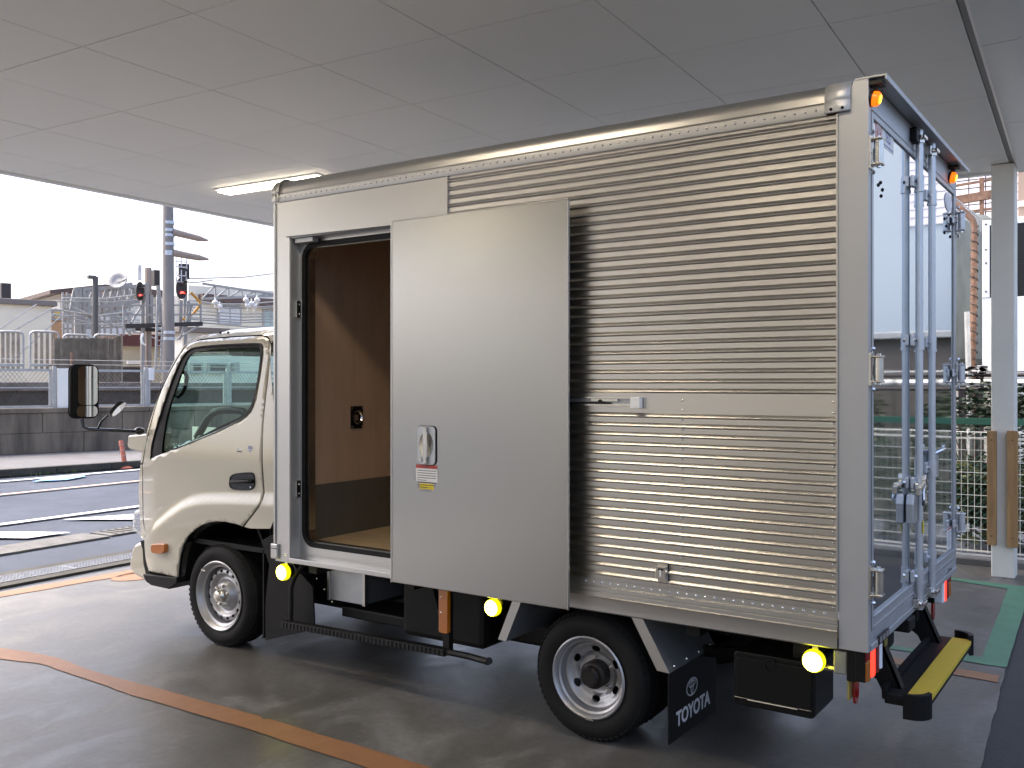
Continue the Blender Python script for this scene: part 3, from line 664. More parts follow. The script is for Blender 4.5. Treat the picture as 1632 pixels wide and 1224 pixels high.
# ---- rear frame and doors
MB().prism([(XR_,.602),(0,.602),(0,2.722),(-.055,2.722),(-.06,2.706),(-.085,2.703),(XR_,2.694)], 'y', -.006, .032).build('rear_corner_post', post_m, truck, bevel=.003)
mir(MB().prism([(XR_,.602),(0,.602),(0,2.722),(XR_,2.716)], 'y', -.006, .032)).build('rear_corner_post', post_m, truck, bevel=.003)
MB().box(-.10,.032,2.618,0,BW-.032,2.718).build('rear_header', post_m, truck, bevel=.004)
MB().box(-.10,.032,.602,0,BW-.032,.672).box(0,.02,.602,.006,BW-.02,.628).build('rear_sill', post_m, truck, bevel=.004)
MB().box(-.05,-.006,2.722,.064,BW+.006,2.730).box(.058,-.006,2.708,.064,BW+.006,2.723).build('rear_hood', post_m, truck, bevel=.002)
DZ0, DZ1 = .676, 2.612
for (y0, y1, far) in ((.036,.922,0),(.931,BW-.036,1)):
    lf = MB().box(-.045,y0,DZ0,-.006,y1,DZ1).build('rear_door', mirror_s, truck)
    b = MB()
    b.box(-.006,y0,DZ0,.002,y0+.028,DZ1); b.box(-.006,y1-.028,DZ0,.002,y1,DZ1)
    b.box(-.006,y0+.028,DZ1-.022,.002,y1-.028,DZ1)
    b.build('door_frame', post_m, lf, bevel=.002)
    b = MB().box(-.006,y0+.028,DZ0,.002,y1-.028,DZ0+.05); b.box(.002,y0+.02,DZ0+.004,.006,y1-.02,DZ0+.016); b.box(.0,y0+.02,DZ0+.044,.006,y1-.02,DZ0+.052)
    b.build('bottom_rail', post_m, lf, bevel=.002)
    MB().box(-.004,(y0-.005 if not far else y1),DZ0,.001,(y0 if not far else y1+.005),DZ1).build('door_gasket', black_p, lf)
    # lock rod with its guides, keepers and cams
    ry = .79 if not far else 1.072; xo = .022
    rod = MB().tube([(xo,ry,.610),(xo,ry,2.712)], .0155, 14).build('lock_rod', rod_m, lf, smooth=True)
    for zc in ((2.475,1.785,1.165,.76) if not far else (2.46,1.785,1.21,.80)):
        MB().tube([(xo,ry,zc-.03),(xo,ry,zc+.03)], .0195, 14).build('rod_sleeve', rod_m, rod, smooth=True)
        MB().tube([(xo,ry,zc-.042),(xo,ry,zc-.03)], .0215, 14).build('rod_collar', rod_m, rod, smooth=True)
        MB().box(-.004,ry-.062,zc-.024,.012,ry-.012,zc+.024).build('rod_guide', rod_m, rod, bevel=.003)
        MB().cyl((.012,ry-.042,zc),(1,0,0),.008,.012,8).build('guide_bolt', chrome, rod, smooth=True)
    for zc, s in ((2.668,1),(.640,-1)):
        MB().box(-.0,ry-.045,zc-.022,.028,ry-.008,zc+.022).build('keeper', steel, rod, bevel=.004)
        MB().cyl((xo,ry,zc-.022),(0,0,1),.022,.03,12).build('cam', steel, rod, smooth=True)
        MB().box(xo,ry-.03,zc-.008,xo+.03,ry+.028,zc+.008).build('cam_claw', steel, rod, bevel=.003)
        MB().cyl((.024,ry-.032,zc),(1,0,0),.008,.014,8).build('keeper_bolt', chrome, rod, smooth=True)
    MB().box(-.0,ry+.012,2.66,.03,ry+.045,2.70).build('rubber_buffer', black_p, rod, bevel=.005)
    # handle and its lock box
    hy = ry-.115
    if not far:
        hbx = MB().prism([(hy-.045,1.00),(hy-.045,1.085),(hy-.03,1.125),(hy+.045,1.125),(hy+.045,1.00)],'x',-.002,.030).build('handle_box', lining_g, lf, bevel=.005)
        MB().tube([(.045,ry,1.16),(.05,ry-.03,1.155),(.052,ry-.07,1.135),(.055,ry-.085,1.10),(.05,ry-.06,1.075),(.05,ry-.035,1.09),(.052,ry-.04,1.12)], .007, 8).build('handle', chrome, hbx, smooth=True)
        MB().box(.03,ry-.125,1.118,.05,ry-.095,1.155).box(.02,ry-.09,1.14,.055,ry-.03,1.165).build('latch', steel, hbx, bevel=.004)
        MB().prism([(ry-.018,1.13),(ry+.016,1.13),(ry+.016,1.18),(ry+.008,1.20),(ry-.010,1.20),(ry-.018,1.18)],'x',.03,.052).build('rod_boss', steel, hbx, bevel=.004)
        MB().box(.0521,ry-.008,1.15,.053,ry+.004,1.182).build('boss_slot', black_p, hbx)
        ya, yb = at_x(1440,841,.004), at_x(1448,853,.004)
        MB().box(.0385-.0005,ry-.012,yb.z-.006,.0392,ry+.012,ya.z+.002).build('caution_sticker', sticker_y, lf)
    else:
        hbx = MB().box(-.002,ry+.075,1.155,.03,ry+.125,1.285).build('handle_box', lining_g, lf, bevel=.005)
        MB().tube([(.02,ry+.05,1.27),(.045,ry+.10,1.285),(.045,ry+.17,1.285),(.04,ry+.19,1.295)], .010, 8).build('handle', chrome, hbx, smooth=True)
    # three hinges
    zs = (2.452,1.650,.862)
    for zc in zs:
        s = 1 if not far else -1; ye = 0 if not far else BW; 
        hg = MB().box(-.002, ye-.004*s, zc-.062, .008, ye+.026*s, zc+.062).build('hinge', steel if not far else rod_m, lf, bevel=.002)
        MB().tube([(.030,ye+.022*s,zc-.042),(.030,ye+.022*s,zc+.042)], .017, 14).build('hinge_barrel', steel if not far else rod_m, hg, smooth=True)
        for q in (-1,1): MB().box(.004,ye-.004*s,zc+q*.046-.004,.048,ye+.044*s,zc+q*.046+.004).build('hinge_lug', steel if not far else rod_m, hg, bevel=.003)
        MB().cyl((.030,ye+.022*s,zc-.058),(0,0,1),.008,.116,8).build('hinge_pin', chrome, hg, smooth=True)
        MB().box(.0,ye+.04*s,zc-.02,.010,ye+.12*s,zc+.02).build('hinge_strap', rod_m, hg, bevel=.003)
        for (q, w) in ((.065,.01),(.085,-.012),(.105,.012)):
            MB().cyl((.010,ye+q*s,zc+w),(1,0,0),.006,.008,8).build('hinge_bolt', chrome, hg, smooth=True)
        for w in (-.075,.075): MB().sphere((.012,ye+.012*s,zc+w),.009,8).build('hinge_bolt', chrome, hg, smooth=True)
# emblem and lettering sticker at the top of the near door
def emblem(name, m, origin, right, up, h, parent, w=.0):
    right = Vector(right); up = Vector(up); nrm = right.cross(up); rx, ry_ = h*.5*.0+h*.68, h*.5
    b = MB()
    def ell(cx, cy, a, c, t, n=28):
        o = [(cx+a*math.cos(2*math.pi*i/n), cy+c*math.sin(2*math.pi*i/n)) for i in range(n)]
        q = [(cx+(a-t)*math.cos(2*math.pi*i/n), cy+(c-t)*math.sin(2*math.pi*i/n)) for i in range(n)]
        k = lambda p, d: Vector(origin)+right*p[0]+up*p[1]+nrm*d
        b.add([k(p,.0) for p in o]+[k(p,.0) for p in q]+[k(p,.0008) for p in o]+[k(p,.0008) for p in q],
              [(2*n+i,2*n+(i+1)%n,3*n+(i+1)%n,3*n+i) for i in range(n)]+[(i,(i+1)%n,2*n+(i+1)%n,2*n+i) for i in range(n)]+[(n+i,3*n+i,3*n+(i+1)%n,n+(i+1)%n) for i in range(n)])
    wx = w or rx
    ell(0,0,wx,ry_,h*.085); ell(0,h*.17,wx*.60,h*.20,h*.07); ell(0,-h*.0,wx*.24,h*.44,h*.07)
    return b.build(name, m, parent)
near_door = [o for o in truck.children if o.name.startswith('rear_door')][0]
far_door = [o for o in truck.children if o.name.startswith('rear_door')][1]
xs_ = -.0052
a, b_ = at_x(1395,190,xs_), at_x(1405.5,228,xs_)
a2, b2 = at_x(1405.5,205,xs_), at_x(1424,248,xs_)
zt_ = a.z; zb_ = at_x(1395,222,xs_).z
MB().box(-.006,a.y-.002,zb_,xs_,b2.y,zt_).build('logo_sticker', sticker_w, near_door)
MB().box(-.006,a.y+.002,zb_+.004,xs_+.0006,a2.y,zt_-.004).build('sticker_field', sticker_r, near_door)
emblem('sticker_emblem', sticker_w, (xs_+.0007,(a.y+a2.y)/2+.001,(zt_+zb_)/2), (0,1,0),(0,0,1), .072, near_door, w=(a2.y-a.y)*.42)
text('sticker_lettering','TECS',.062,sticker_b,(xs_+.0006,(a2.y+b2.y)/2,(zt_+zb_)/2+.008),(0,1,0),(0,0,1),near_door,sx=.62)
MB().box(-.006,a2.y+.006,zb_+.008,xs_+.0006,b2.y-.006,zb_+.013).box(-.006,a2.y+.006,zt_-.010,xs_+.0006,b2.y-.006,zt_-.006).build('sticker_rule', sticker_b, near_door)
p = at_x(1513,322,.0)
o = MB().prism([(p.y+.10*math.cos(t), p.z+.048*math.sin(t)) for t in [i*math.pi/12 for i in range(24)]],'x',-.006,-.003).build('oval_plate', mat('pale plate',(.55,.6,.68),.3,.3), far_door)
MB().prism([(p.y+.075*math.cos(t), p.z+.030*math.sin(t)) for t in [i*math.pi/12 for i in range(24)]],'x',-.0035,-.002).build('plate_field', sticker_w, o)
for dy_, dz_ in ((-.10,-.10),(-.05,-.13),(-.10,-.17),(.06,-.17)):
    MB().rivet((-.006,p.y+dy_,p.z+dz_),(1,0,0),.009,.006,8).build('door_bolt', black_p, far_door)
for dy_, dz_ in ((.17,2.36),(.205,2.375),(.235,2.352),(.215,2.325)):
    MB().rivet((-.006,dy_,dz_),(1,0,0),.008,.006,8).build('door_bolt', black_p, near_door)
wa = at_x(1511,860,-.002)
ws = MB().box(-.006,wa.y,wa.z-.055,-.004,wa.y+.10,wa.z+.055).build('notice_sticker', sticker_w, far_door)
MB().box(-.0045,wa.y,wa.z+.045,-.0035,wa.y+.10,wa.z+.055).build('notice_band', sticker_r, ws)
b = MB()
for i in range(7): b.box(-.0045,wa.y+.01,wa.z+.03-i*.012,-.0035,wa.y+.09-random.uniform(0,.03),wa.z+.033-i*.012)
b.build('notice_print', print_d, ws, stuff=True)
for yy_ in ((.115,.275),):
    mp = MB().box(.006,yy_[0],.605,.010,yy_[1],.640).build('maker_plate', hub_dark, truck, bevel=.001)
    for i in range(3): MB().box(.010,yy_[0]+.012+i*.05,.611,.0106,yy_[0]+.048+i*.05,.634).build('plate_print', lining_g, mp)
p = at_x(1513,908,.003)
text('badge_lettering','DYNA',.042,chrome,(.0008,p.y,p.z),(0,1,0),(0,0,1),truck,depth=.004,sx=1.3)

# ---- lamps under the hood and along the box
def amber_lamp(y, far=0):
    z = 2.655; x = .0
    l = MB().lathe([(1e-3,0),(.030,0),(.030,.012)], (x,y,z),(1,.0,-.25),18).build('marker_lamp', hub_dark, truck, smooth=True)
    MB().lathe([(.0275,.010),(.0275,.026),(.022,.034),(1e-3,.036)], (x,y,z),(1,0,-.25),18).build('lamp_lens', a_on, l, smooth=True)
    MB().lathe([(1e-3,.0362),(.016,.0364),(.016,.0368),(1e-3,.0372)], (x,y,z),(1,0,-.25),12).build('lamp_filament', a_hot, l)
    MB().box(.0,y-.03,2.695,.05,y+.03,2.712).box(.01,y-.012,2.68,.03,y+.012,2.697).build('lamp_bracket', hub_dark, l, bevel=.003)
ya = at_x(1401,150,.03).y; amber_lamp(ya); amber_lamp(at_x(1522.5,273,.03).y)
MB().box(.0,.70,2.64,.03,.77,2.70).build('rubber_buffer', black_p, truck, bevel=.006)
def yellow_lamp(px_, py_, y, r, n):
    p = at_y(px_, py_, y)
    l = MB().lathe([(r*.8,.03),(r*.98,.018),(r,0)], p,(0,-1,0),24) 
    base = MB().cyl((p.x,p.y+.035,p.z),(0,-1,0),r*.75,.03,18).build('marker_lamp', black_p, truck, smooth=True)
    MB().lathe([(r*.80,-.004),(r*.97,.004),(r,.014),(r*.97,.024),(r*.86,.034)], p,(0,-1,0),28).build('lamp_rim', y_rim, base, smooth=True)
    MB().lathe([(r*.86,.034),(r*.6,.043),(r*.3,.048),(1e-4,.049)], p,(0,-1,0),28).build('lamp_lens', y_on, base, smooth=True)
    MB().box(p.x-.012,p.y+.002,p.z+.01,p.x+.012,p.y+.012,p.z+r+.035).build('lamp_bracket', steel, base, bevel=.002)
yellow_lamp(455.5,911,.03,.047,0); yellow_lamp(789,967,.05,.043,1); yellow_lamp(1299,1051.5,.02,.044,2)

# ---- tail lamps
def tail(y0, s):
    x = -.03; z0, z1 = .478, .598
    hs = MB().box(x-.06,y0-.005,z0-.004,x-.025,y0+.243,z1+.004).build('tail_lamp', black_p, truck, bevel=.004)
    secs = [(amber,.0,.085),(r_on,.085,.165),(red_lens,.165,.25),(clear_l,.25,.295)] if s > 0 else [(clear_l,.0,.05),(r_on,.05,.14),(red_lens,.14,.22),(amber,.22,.295)]
    for m_, a, b_ in [(q[0], q[1]*.81, q[2]*.81) for q in secs]:
        zc = z0+.075 if m_ is amber else z1
        MB().prism([(x-.03,y0+a+.001),(x+.012,y0+a+.001),(x+.018,y0+(a+b_)/2),(x+.012,y0+b_-.001),(x-.03,y0+b_-.001)],'z',z0,zc).build('lamp_lens', m_, hs, bevel=.004)
        if m_ is amber: MB().prism([(x-.03,y0+a+.001),(x+.012,y0+a+.001),(x+.018,y0+(a+b_)/2),(x+.012,y0+b_-.001),(x-.03,y0+b_-.001)],'z',zc+.001,z1).build('lamp_lens', red_lens, hs, bevel=.004)
    if s > 0:
        MB().box(x-.028,y0-.006,z0,x+.008,y0-.0005,z1).build('side_housing', black_p, hs, bevel=.003)
        MB().box(x-.115,y0+.015,z0+.01,x-.062,y0+.07,z1-.02).build('mount_block', lining_g, hs, bevel=.006)
        MB().tube([(x-.19,y0+.04,.50),(x-.11,y0+.04,.50)], .012, 8).build('mount_bolt', steel, hs, smooth=True)
        MB().box(x-.06,y0+.005,.40,x-.052,y0+.06,.475).build('bracket', mat('olive zinc',(.35,.31,.10),.4,.6), hs)
    MB().prism([(y0+.07+.03*math.cos(t), .425+.055*math.sin(t)) for t in [i*math.pi/8 for i in range(16)]],'x',x-.05,x-.04).build('reflector', red_lens, hs)
tail(.04,1); tail(BW-.283,-1)

# ---- rear step
ZS = .335
stp = MB().box(-.035,.395,ZS-.035,.125,1.495,ZS-.004).build('rear_step', black_p, truck, bevel=.004)
MB().box(.042,.425,ZS-.004,.127,1.475,ZS+.003).box(.1265,.425,ZS-.018,.1305,1.475,ZS+.003).build('grip_strip', yellow_s, stp, bevel=.002)
MB().prism([(-.045,ZS-.02),(-.035,ZS-.02),(-.030,ZS+.028),(-.048,ZS+.030)],'y',.40,1.49).build('back_lip', black_p, stp)
b = MB()
for i in range(84):
    y = .41+i*.0128; b.box(-.028,y,ZS-.004,.040,y+.005,ZS+.001); b.box(.1252,y,ZS-.035,.1292,y+.005,ZS-.018)
b.build('tread_teeth', mat('worn tread teeth',(.035,.035,.036),.4,.3), stp, stuff=True)
for s, ye in ((1,.395),(-1,1.495)):
    pts = []
    for i in range(9): a = R(90*i/8); pts.append((.125-.06+.075*math.sin(a), ye+s*.03-s*.075*math.cos(a)))
    pts = [(.045, ye-s*.045)]+pts
    P = pts+[(x-.018*(1 if i > 1 else 0), y+s*.018) for i, (x, y) in list(enumerate(pts))[::-1]]
    MB().prism(P,'z',ZS-.07,ZS+.028).build('end_bumper', black_p, stp, bevel=.004)
for y in (.50,1.33):
    MB().prism([(-.30,.60),(-.06,.60),(-.06,.50),(.02,.31),(-.01,.285),(-.06,.30),(-.09,.36),(-.24,.46),(-.30,.55)],'y',y,y+.012).build('step_arm', black_p, truck)
    MB().prism([(-.072,.50),(-.058,.50),(.022,.31),(.010,.306)],'y',y,y+.05).build('arm_flange', black_p, truck)
MB().box(-.075,.50,.50,-.055,.545,.60).build('arm_bracket', mat('olive zinc',(.35,.31,.10),.4,.6), truck, bevel=.003)
MB().box(-.09,.60,.545,.02,.72,.60).build('tow_bracket', black_p, truck, bevel=.006)

# ---- chassis and everything under the box
for y in (.53, 1.32-.05):
    MB().box(-4.5,y,.44,-.08,y+.06,.595).build('chassis_rail', black_m, truck, bevel=.004)
b = MB()
for x in (-3.0,-2.3,-1.75,-.75,-.3): MB().box(x,.06,.545,x+.06,BW-.06,.60).build('cross_member', black_m, truck)
MB().tube([(-1.2,.3,.30),(-1.2,1.55,.30)],.055,12).sphere((-1.2,.93,.30),.15,14,(1,.8,1)).build('rear_axle', black_m, truck, smooth=True)
MB().tube([(-3.7,.3,.28),(-3.7,1.55,.28)],.045,10).build('front_axle', black_m, truck, smooth=True)
MB().tube([(-3.6,.9,.42),(-1.3,.9,.33)],.04,10).build('drive_shaft', black_m, truck, smooth=True)
MB().box(-4.1,.60,.32,-3.3,1.25,.62).build('engine', black_m, truck, bevel=.03)
MB().box(-2.72,1.25,.28,-1.95,1.62,.52).build('fuel_tank', black_m, truck, bevel=.04)
MB().tube([(-3.1,.98,.34),(-2.4,1.02,.34),(-1.7,1.05,.32),(-1.45,1.1,.42),(-.9,1.15,.42),(-.4,1.2,.40)],.035,10).build('exhaust_pipe', black_m, truck, smooth=True)
MB().tube([(-2.85,.78,.31),(-2.35,.78,.31)],.095,16).build('silencer', black_m, truck, smooth=True)
for y in (.40,1.42):
    MB().tube([(-2.0,y,.50),(-1.75,y,.40),(-1.2,y,.355),(-.65,y,.40),(-.4,y,.50)],.028,6).build('leaf_spring', black_m, truck)
# spare wheel behind the tool box
MB().lathe([(.14,-.06),(.26,-.07),(.285,-.04),(.285,.04),(.26,.07),(.14,.06)],(-.42,1.0,.42),(0,0,1),28).build('spare_wheel', rubber, truck, smooth=True)
# silver box and dark tank behind the guard rail
a, b_ = at_y(525,912,.22), at_y(580,965,.22)
bb = MB().box(a.x,.22,b_.z-.0,b_.x,.55,.60).build('battery_box', lining_g, truck, bevel=.004)
for q in (a.x-.012, b_.x-.006): MB().box(q,.212,b_.z-.004,q+.020,.235,.60).build('box_flange', alu, bb, bevel=.002)
MB().box(-2.95,.26,.27,-2.42,.52,.33).build('battery_tray', black_m, truck, bevel=.01)
MB().box(-2.48,.24,.24,-1.93,.52,.59).build('air_tank', black_m, truck, bevel=.03)
MB().box(-1.97,.40,.26,-1.55,.9,.42).build('spare_carrier', black_m, truck, bevel=.02)
# side guard rail
zb_ = .325
p0, p1 = at_y(452,990,.03), at_y(712,1036,.03)
gr_ = MB().bar((p0.x,.035,p0.z-.012),(p1.x,.035,p1.z-.012),.05,.035).build('side_guard', black_m, truck, bevel=.003)
b = MB(); n = 42
for i in range(n):
    t = (i+.5)/n; x = p0.x+(p1.x-p0.x)*t; z = p0.z+(p1.z-p0.z)*t; b.box(x-.004,.0065,z-.028,x+.006,.011,z+.002)
b.build('guard_tread', mat('worn step edge',(.03,.03,.032),.4,.5), gr_, stuff=True)
q0, q1, q2 = at_y(712,1038,.03), at_y(745,1044,.02), at_y(784,1036,.0)
MB().tube([(q0.x-.02,.035,q0.z-.004),(q1.x,.035,q0.z-.004),((q1.x+q2.x)/2,.02,q0.z-.003),(q2.x-.01,-.02,q0.z+.010),(q2.x+.01,-.035,q0.z+.02)],.017,8).build('guard_end', black_m, gr_, smooth=True)
pa = at_y(467,925,.05); MB().tube([(pa.x+.05,.10,.60),(pa.x+.005,.06,pa.z+.02),(pa.x-.01,.045,pa.z-.04),(pa.x-.012,.045,p0.z-.01)],.013,8).build('guard_post', black_m, gr_, smooth=True)
pb = at_y(712,1000,.05); MB().box(pb.x-.018,.04,q0.z-.02,pb.x+.022,.075,.60).build('guard_post', black_m, gr_, bevel=.002)
MB().bar((pb.x,.06,.33),(pb.x-.30,.30,.57),.03,.012).build('guard_brace', black_m, gr_)
ra, rb = at_y(701,942,.02), at_y(715,1010,.02)
rf = MB().prism(rrect(ra.x,rb.z,rb.x,.600,.008,3),'y',.010,.036).build('side_reflector', amber, truck, bevel=.003)
for zz in (.565,.49): MB().rivet(((ra.x+rb.x)/2-.012,.010,zz-.02),(0,-1,0),.005,.003,8).build('reflector_screw', rivet_m, rf)
# fenders of the rear wheels
fA, fB = at_y(830,962,.02), at_y(803,1020,.02)
b = MB(); d0 = .038
b.prism([(fA.x-.03,.60),(fA.x+.018,.60),(fB.x+.022,fB.z),(fB.x-.022,fB.z+.004)],'y',.004,.010)
b.build('fender_flange', alu, truck)
MB().prism([(fA.x+.010,.60),(fA.x+.018,.60),(fB.x+.022,fB.z),(fB.x+.014,fB.z)],'y',.006,.48).build('front_fender', lining_g, truck)
gA, gB, gC = at_y(1010,983,.01), at_y(1048,1070,.01), at_y(1068,1073,.01)
MB().prism([(gA.x-.012,.602),(gA.x+.042,.602),(gC.x+.0,gC.z),(gB.x,gB.z+.004)],'y',.004,.010).build('fender_flange', alu, truck, bevel=.001)
MB().prism([(gA.x+.034,.602),(gA.x+.042,.602),(gC.x,gC.z),(gC.x-.008,gC.z)],'y',.006,.50).build('rear_fender', lining_g, truck)
for yy_ in (.05,.18,.31,.44): MB().rivet((gC.x-.0,yy_,gC.z+.02),(1,0,.4),.009,.007,8).build('fender_bolt', rivet_m, truck, smooth=True)
# mud flap with lettering, facing backwards
fx = gC.x-.004
mf = MB().box(fx-.006,.008,.085,fx,.52,gC.z+.004).build('mud_flap', black_p, truck)
e0 = at_x(1103,1094,fx+.001)
emblem('emblem', print_w, (fx+.0006,e0.y,e0.z), (0,1,0),(0,0,1), .078, mf, w=.060)
t0, t1 = at_x(1080,1135,fx), at_x(1129,1120,fx)
text('lettering','TOYOTA',.088,print_w,(fx+.0006,(t0.y+t1.y)/2,(t0.z+t1.z)/2-.006),(0,1,0),(0,0,1),mf,depth=.0012,sx=(t1.y-t0.y)/.335,bold=.0022)
# tool box
ta, tb = at_y(1169,1040,.10), at_y(1299,1160,.10)
tbx = MB().prism(rrect(ta.x,tb.z+.03,tb.x,at_y(1169,1036,.10).z,.02),'y',.10,.36).build('tool_box', black_g if False else mat('black box paint',(.005,.005,.005),.42,0,bump=.05,bscale=60,spec=.3), truck, bevel=.006)
lid = MB().prism(rrect(ta.x+.012,tb.z+.05,tb.x-.012,at_y(1169,1036,.10).z-.02,.018),'y',.092,.1005).build('lid', mat('black box paint',(.014,.013,.013)), tbx, bevel=.004)
hA, hB = at_y(1192,1114,.085), at_y(1272,1130,.085)
MB().tube([(hA.x,.092,hA.z+.004),(hA.x,.078,hA.z),(hB.x,.078,hA.z),(hB.x,.092,hA.z+.004)],.0035,6).build('lid_rod', steel, lid, smooth=True)
MB().tube([(hA.x-.06,.091,hA.z-.002),(hB.x+.05,.091,hA.z-.002)],.0018,5).build('lid_hinge_line', steel, lid)
lc = at_y(1227,1060,.09)
MB().lathe([(.026,0),(.026,.004),(.020,.005),(.020,.001)],(lc.x,.0925,lc.z),(0,-1,0),16,R(0),R(360)).build('lid_latch', black_m, lid, smooth=True)
MB().box(tb.x-.10,.14,.50,tb.x-.02,.40,.60).build('box_hanger', black_m, truck)
# wires and fittings seen under the sill
for i in range(5):
    x = -1.0+i*.035; MB().tube([(x,.30,.60),(x+.01,.29,.57),(x+.02+.01*i,.31,.53),(x+.05,.36,.52)],.006,5).build('cable', black_p, truck, smooth=True)
for x in (-3.02,-2.96,-2.9): MB().rivet((x,.14,.42+random.uniform(-.1,.1)),(0,-1,0),.007,.005,6).build('frame_bolt', rivet_m, truck)
MB().box(-3.30,.30,.30,-2.98,.5,.60).build('frame_bracket', black_m, truck, bevel=.01)
# far side guard and tool-less skirt
mir(MB().bar((-3.0,.035,.33),(-1.7,.035,.33),.05,.035)).build('side_guard', black_m, truck)

# ---- wheels
def tyre(c, Rr, w, rim, parent, s=1):           # c = centre of the outer face, axis -Y outwards (s=1) ; +Y when s=-1
    ax = (0,-s,0)
    P = [(rim-.012,-.012),(rim+.004,0.002),(rim+.03,.010),((rim+Rr)/2,.014),(Rr-.035,.008),(Rr-.014,-.008),(Rr-.004,-.022)]
    n = 5; z = -.024; step = (w-.048)/n; tread = []
    for i in range(n):
        tread += [(Rr,z),(Rr,z-step+.012),(Rr-.008,z-step+.010),(Rr-.008,z-step+.002)]; z -= step
    back = [(r, -w-h) for r, h in P[::-1]]
    t = MB().lathe(P+tread+back, c, ax, 56)
    o = t.build('tyre', rubber, parent, smooth=True, ang=40)
    # shoulder blocks
    b = MB(); cc = Vector(c); u, w_ = frame(Vector(ax))
    for k in range(60):
        a = 2*math.pi*k/60; dr = u*math.cos(a)+w_*math.sin(a); tg = -u*math.sin(a)+w_*math.cos(a); A = Vector(ax)
        b.bar(cc+dr*(Rr-.016)-A*.004, cc+dr*(Rr+.0005)-A*.030, .018, .006, up=dr)
    b.build('tread_blocks', rubber, o, stuff=True)
    return o
def discmap(c, s, prof):
    def f(x, z):
        r = math.hypot(x, z); h = prof[-1][1]
        for (r0,h0),(r1,h1) in zip(prof, prof[1:]):
            if r0 <= r <= r1: h = h0+(h1-h0)*(r-r0)/(r1-r0); break
        return (c[0]+x, c[1]-s*h, c[2]+z)
    return f
def circ(cx, cz, rx, rz, rot, n=18):
    return [(cx+rx*math.cos(t)*math.cos(rot)-rz*math.sin(t)*math.sin(rot), cz+rx*math.cos(t)*math.sin(rot)+rz*math.sin(t)*math.cos(rot)) for t in [2*math.pi*i/n for i in range(n)]]
def nut(b, c, s, r=.011, h=.016, n=6): b.lathe([(r,0),(r,h*.7),(r*.6,h),(1e-4,h)], c, (0,-s,0), n)
def front_wheel(c, s):
    root = MB().lathe([(.205,.004),(.212,.010),(.206,.014),(.196,.008),(.188,-.012),(.182,-.018),(.172,-.022),(.170,-.060),(.180,-.15),(.205,-.20)], c, (0,-s,0), 48).build('wheel', wheel_s, truck, smooth=True, ang=50)
    tyre(c, .312, .19, .205, root, s)
    holes = [circ(.143*math.cos(a), .143*math.sin(a), .0085, .0125, a) for a in [2*math.pi*(i+.5)/16 for i in range(16)]]
    prof = [(0,.010),(.05,.010),(.062,.012),(.075,-.002),(.092,-.030),(.104,-.036),(.118,-.026),(.128,-.006),(.150,-.010),(.171,-.036)]
    sheet(circ(0,0,.171,.171,0,48), [circ(0,0,.034,.034,0,20)]+holes, .011, discmap((c[0],c[1]+s*.028,c[2]), s, prof)).build('wheel_disc', wheel_s, root, smooth=True, ang=60)
    MB().lathe([(.17,-.085),(1e-3,-.085)], c, (0,-s,0), 32).build('brake_drum', hub_dark, root)
    MB().lathe([(.040,-.03),(.040,.012),(.034,.020),(.030,.034),(.014,.040),(1e-4,.040)], (c[0],c[1]+s*.012,c[2]), (0,-s,0), 24).build('hub', steel, root, smooth=True)
    b = MB(); b2 = MB()
    for i in range(6):
        a = 2*math.pi*(i+.25)/6; nut(b, (c[0]+.058*math.cos(a), c[1]+s*.018, c[2]+.058*math.sin(a)), s)
        b2.rivet((c[0]+.026*math.cos(a), c[1]-s*.012, c[2]+.026*math.sin(a)), (0,-s,0), .005, .005)
    b.build('wheel_nuts', steel, root); b2.build('hub_bolts', chrome, root)
    MB().box(c[0]-.16,c[1]-s*.008,c[2]+.135,c[0]-.125,c[1]-s*.012,c[2]+.145).build('balance_weight', steel, root)
def rear_wheel(c, s, inner=True):
    root = MB().lathe([(.176,.004),(.185,.010),(.178,.015),(.170,.006),(.165,-.012),(.156,-.018),(.153,-.034),(.146,-.045),(.143,-.10),(.165,-.16)], c, (0,-s,0), 48).build('wheel', wheel_s, truck, smooth=True, ang=40)
    tyre(c, .288, .165, .178, root, s)
    if inner: tyre((c[0],c[1]+s*.205,c[2]), .288, .165, .178, root, s)
    holes = [circ(.113*math.cos(a), .113*math.sin(a), .014, .021, a) for a in [2*math.pi*(i+.5)/6 for i in range(6)]]
    prof = [(0,-.088),(.088,-.088),(.094,-.086),(.100,-.070),(.124,-.064),(.136,-.050),(.146,-.048)]
    sheet(circ(0,0,.146,.146,0,48), [circ(0,0,.05,.05,0,20)]+holes, .012, discmap(c, s, prof)).build('wheel_disc', wheel_s, root, smooth=True, ang=60)
    MB().lathe([(.14,-.13),(1e-3,-.13)], c, (0,-s,0), 32).build('brake_drum', hub_dark, root)
    MB().lathe([(.062,-.10),(.062,-.035),(.054,-.026),(.046,-.024),(.046,-.005),(.038,.004),(1e-4,.004)], c, (0,-s,0), 24).build('hub', hub_dark, root, smooth=True)
    b = MB()
    for i in range(8):
        a = 2*math.pi*i/8; b.rivet((c[0]+.034*math.cos(a), c[1]-s*.003, c[2]+.034*math.sin(a)), (0,-s,0), .006, .005)
    b.build('hub_bolts', hub_dark, root)
    b = MB()
    for i in range(5):
        a = 2*math.pi*(i+.35)/5; nut(b, (c[0]+.077*math.cos(a), c[1]+s*.088, c[2]+.077*math.sin(a)), s, .010, .022)
    b.build('wheel_nuts', steel, root)
    MB().box(c[0]-.01,c[1]-s*.006,c[2]-.186,c[0]+.03,c[1]-s*.014,c[2]-.176).build('balance_weight', steel, root)
fc = at_y(350,953,.10); rc_ = at_y(938.5,1087,.045)
front_wheel((fc.x,.10,.307), 1); rear_wheel((rc_.x,.045,.287), 1)
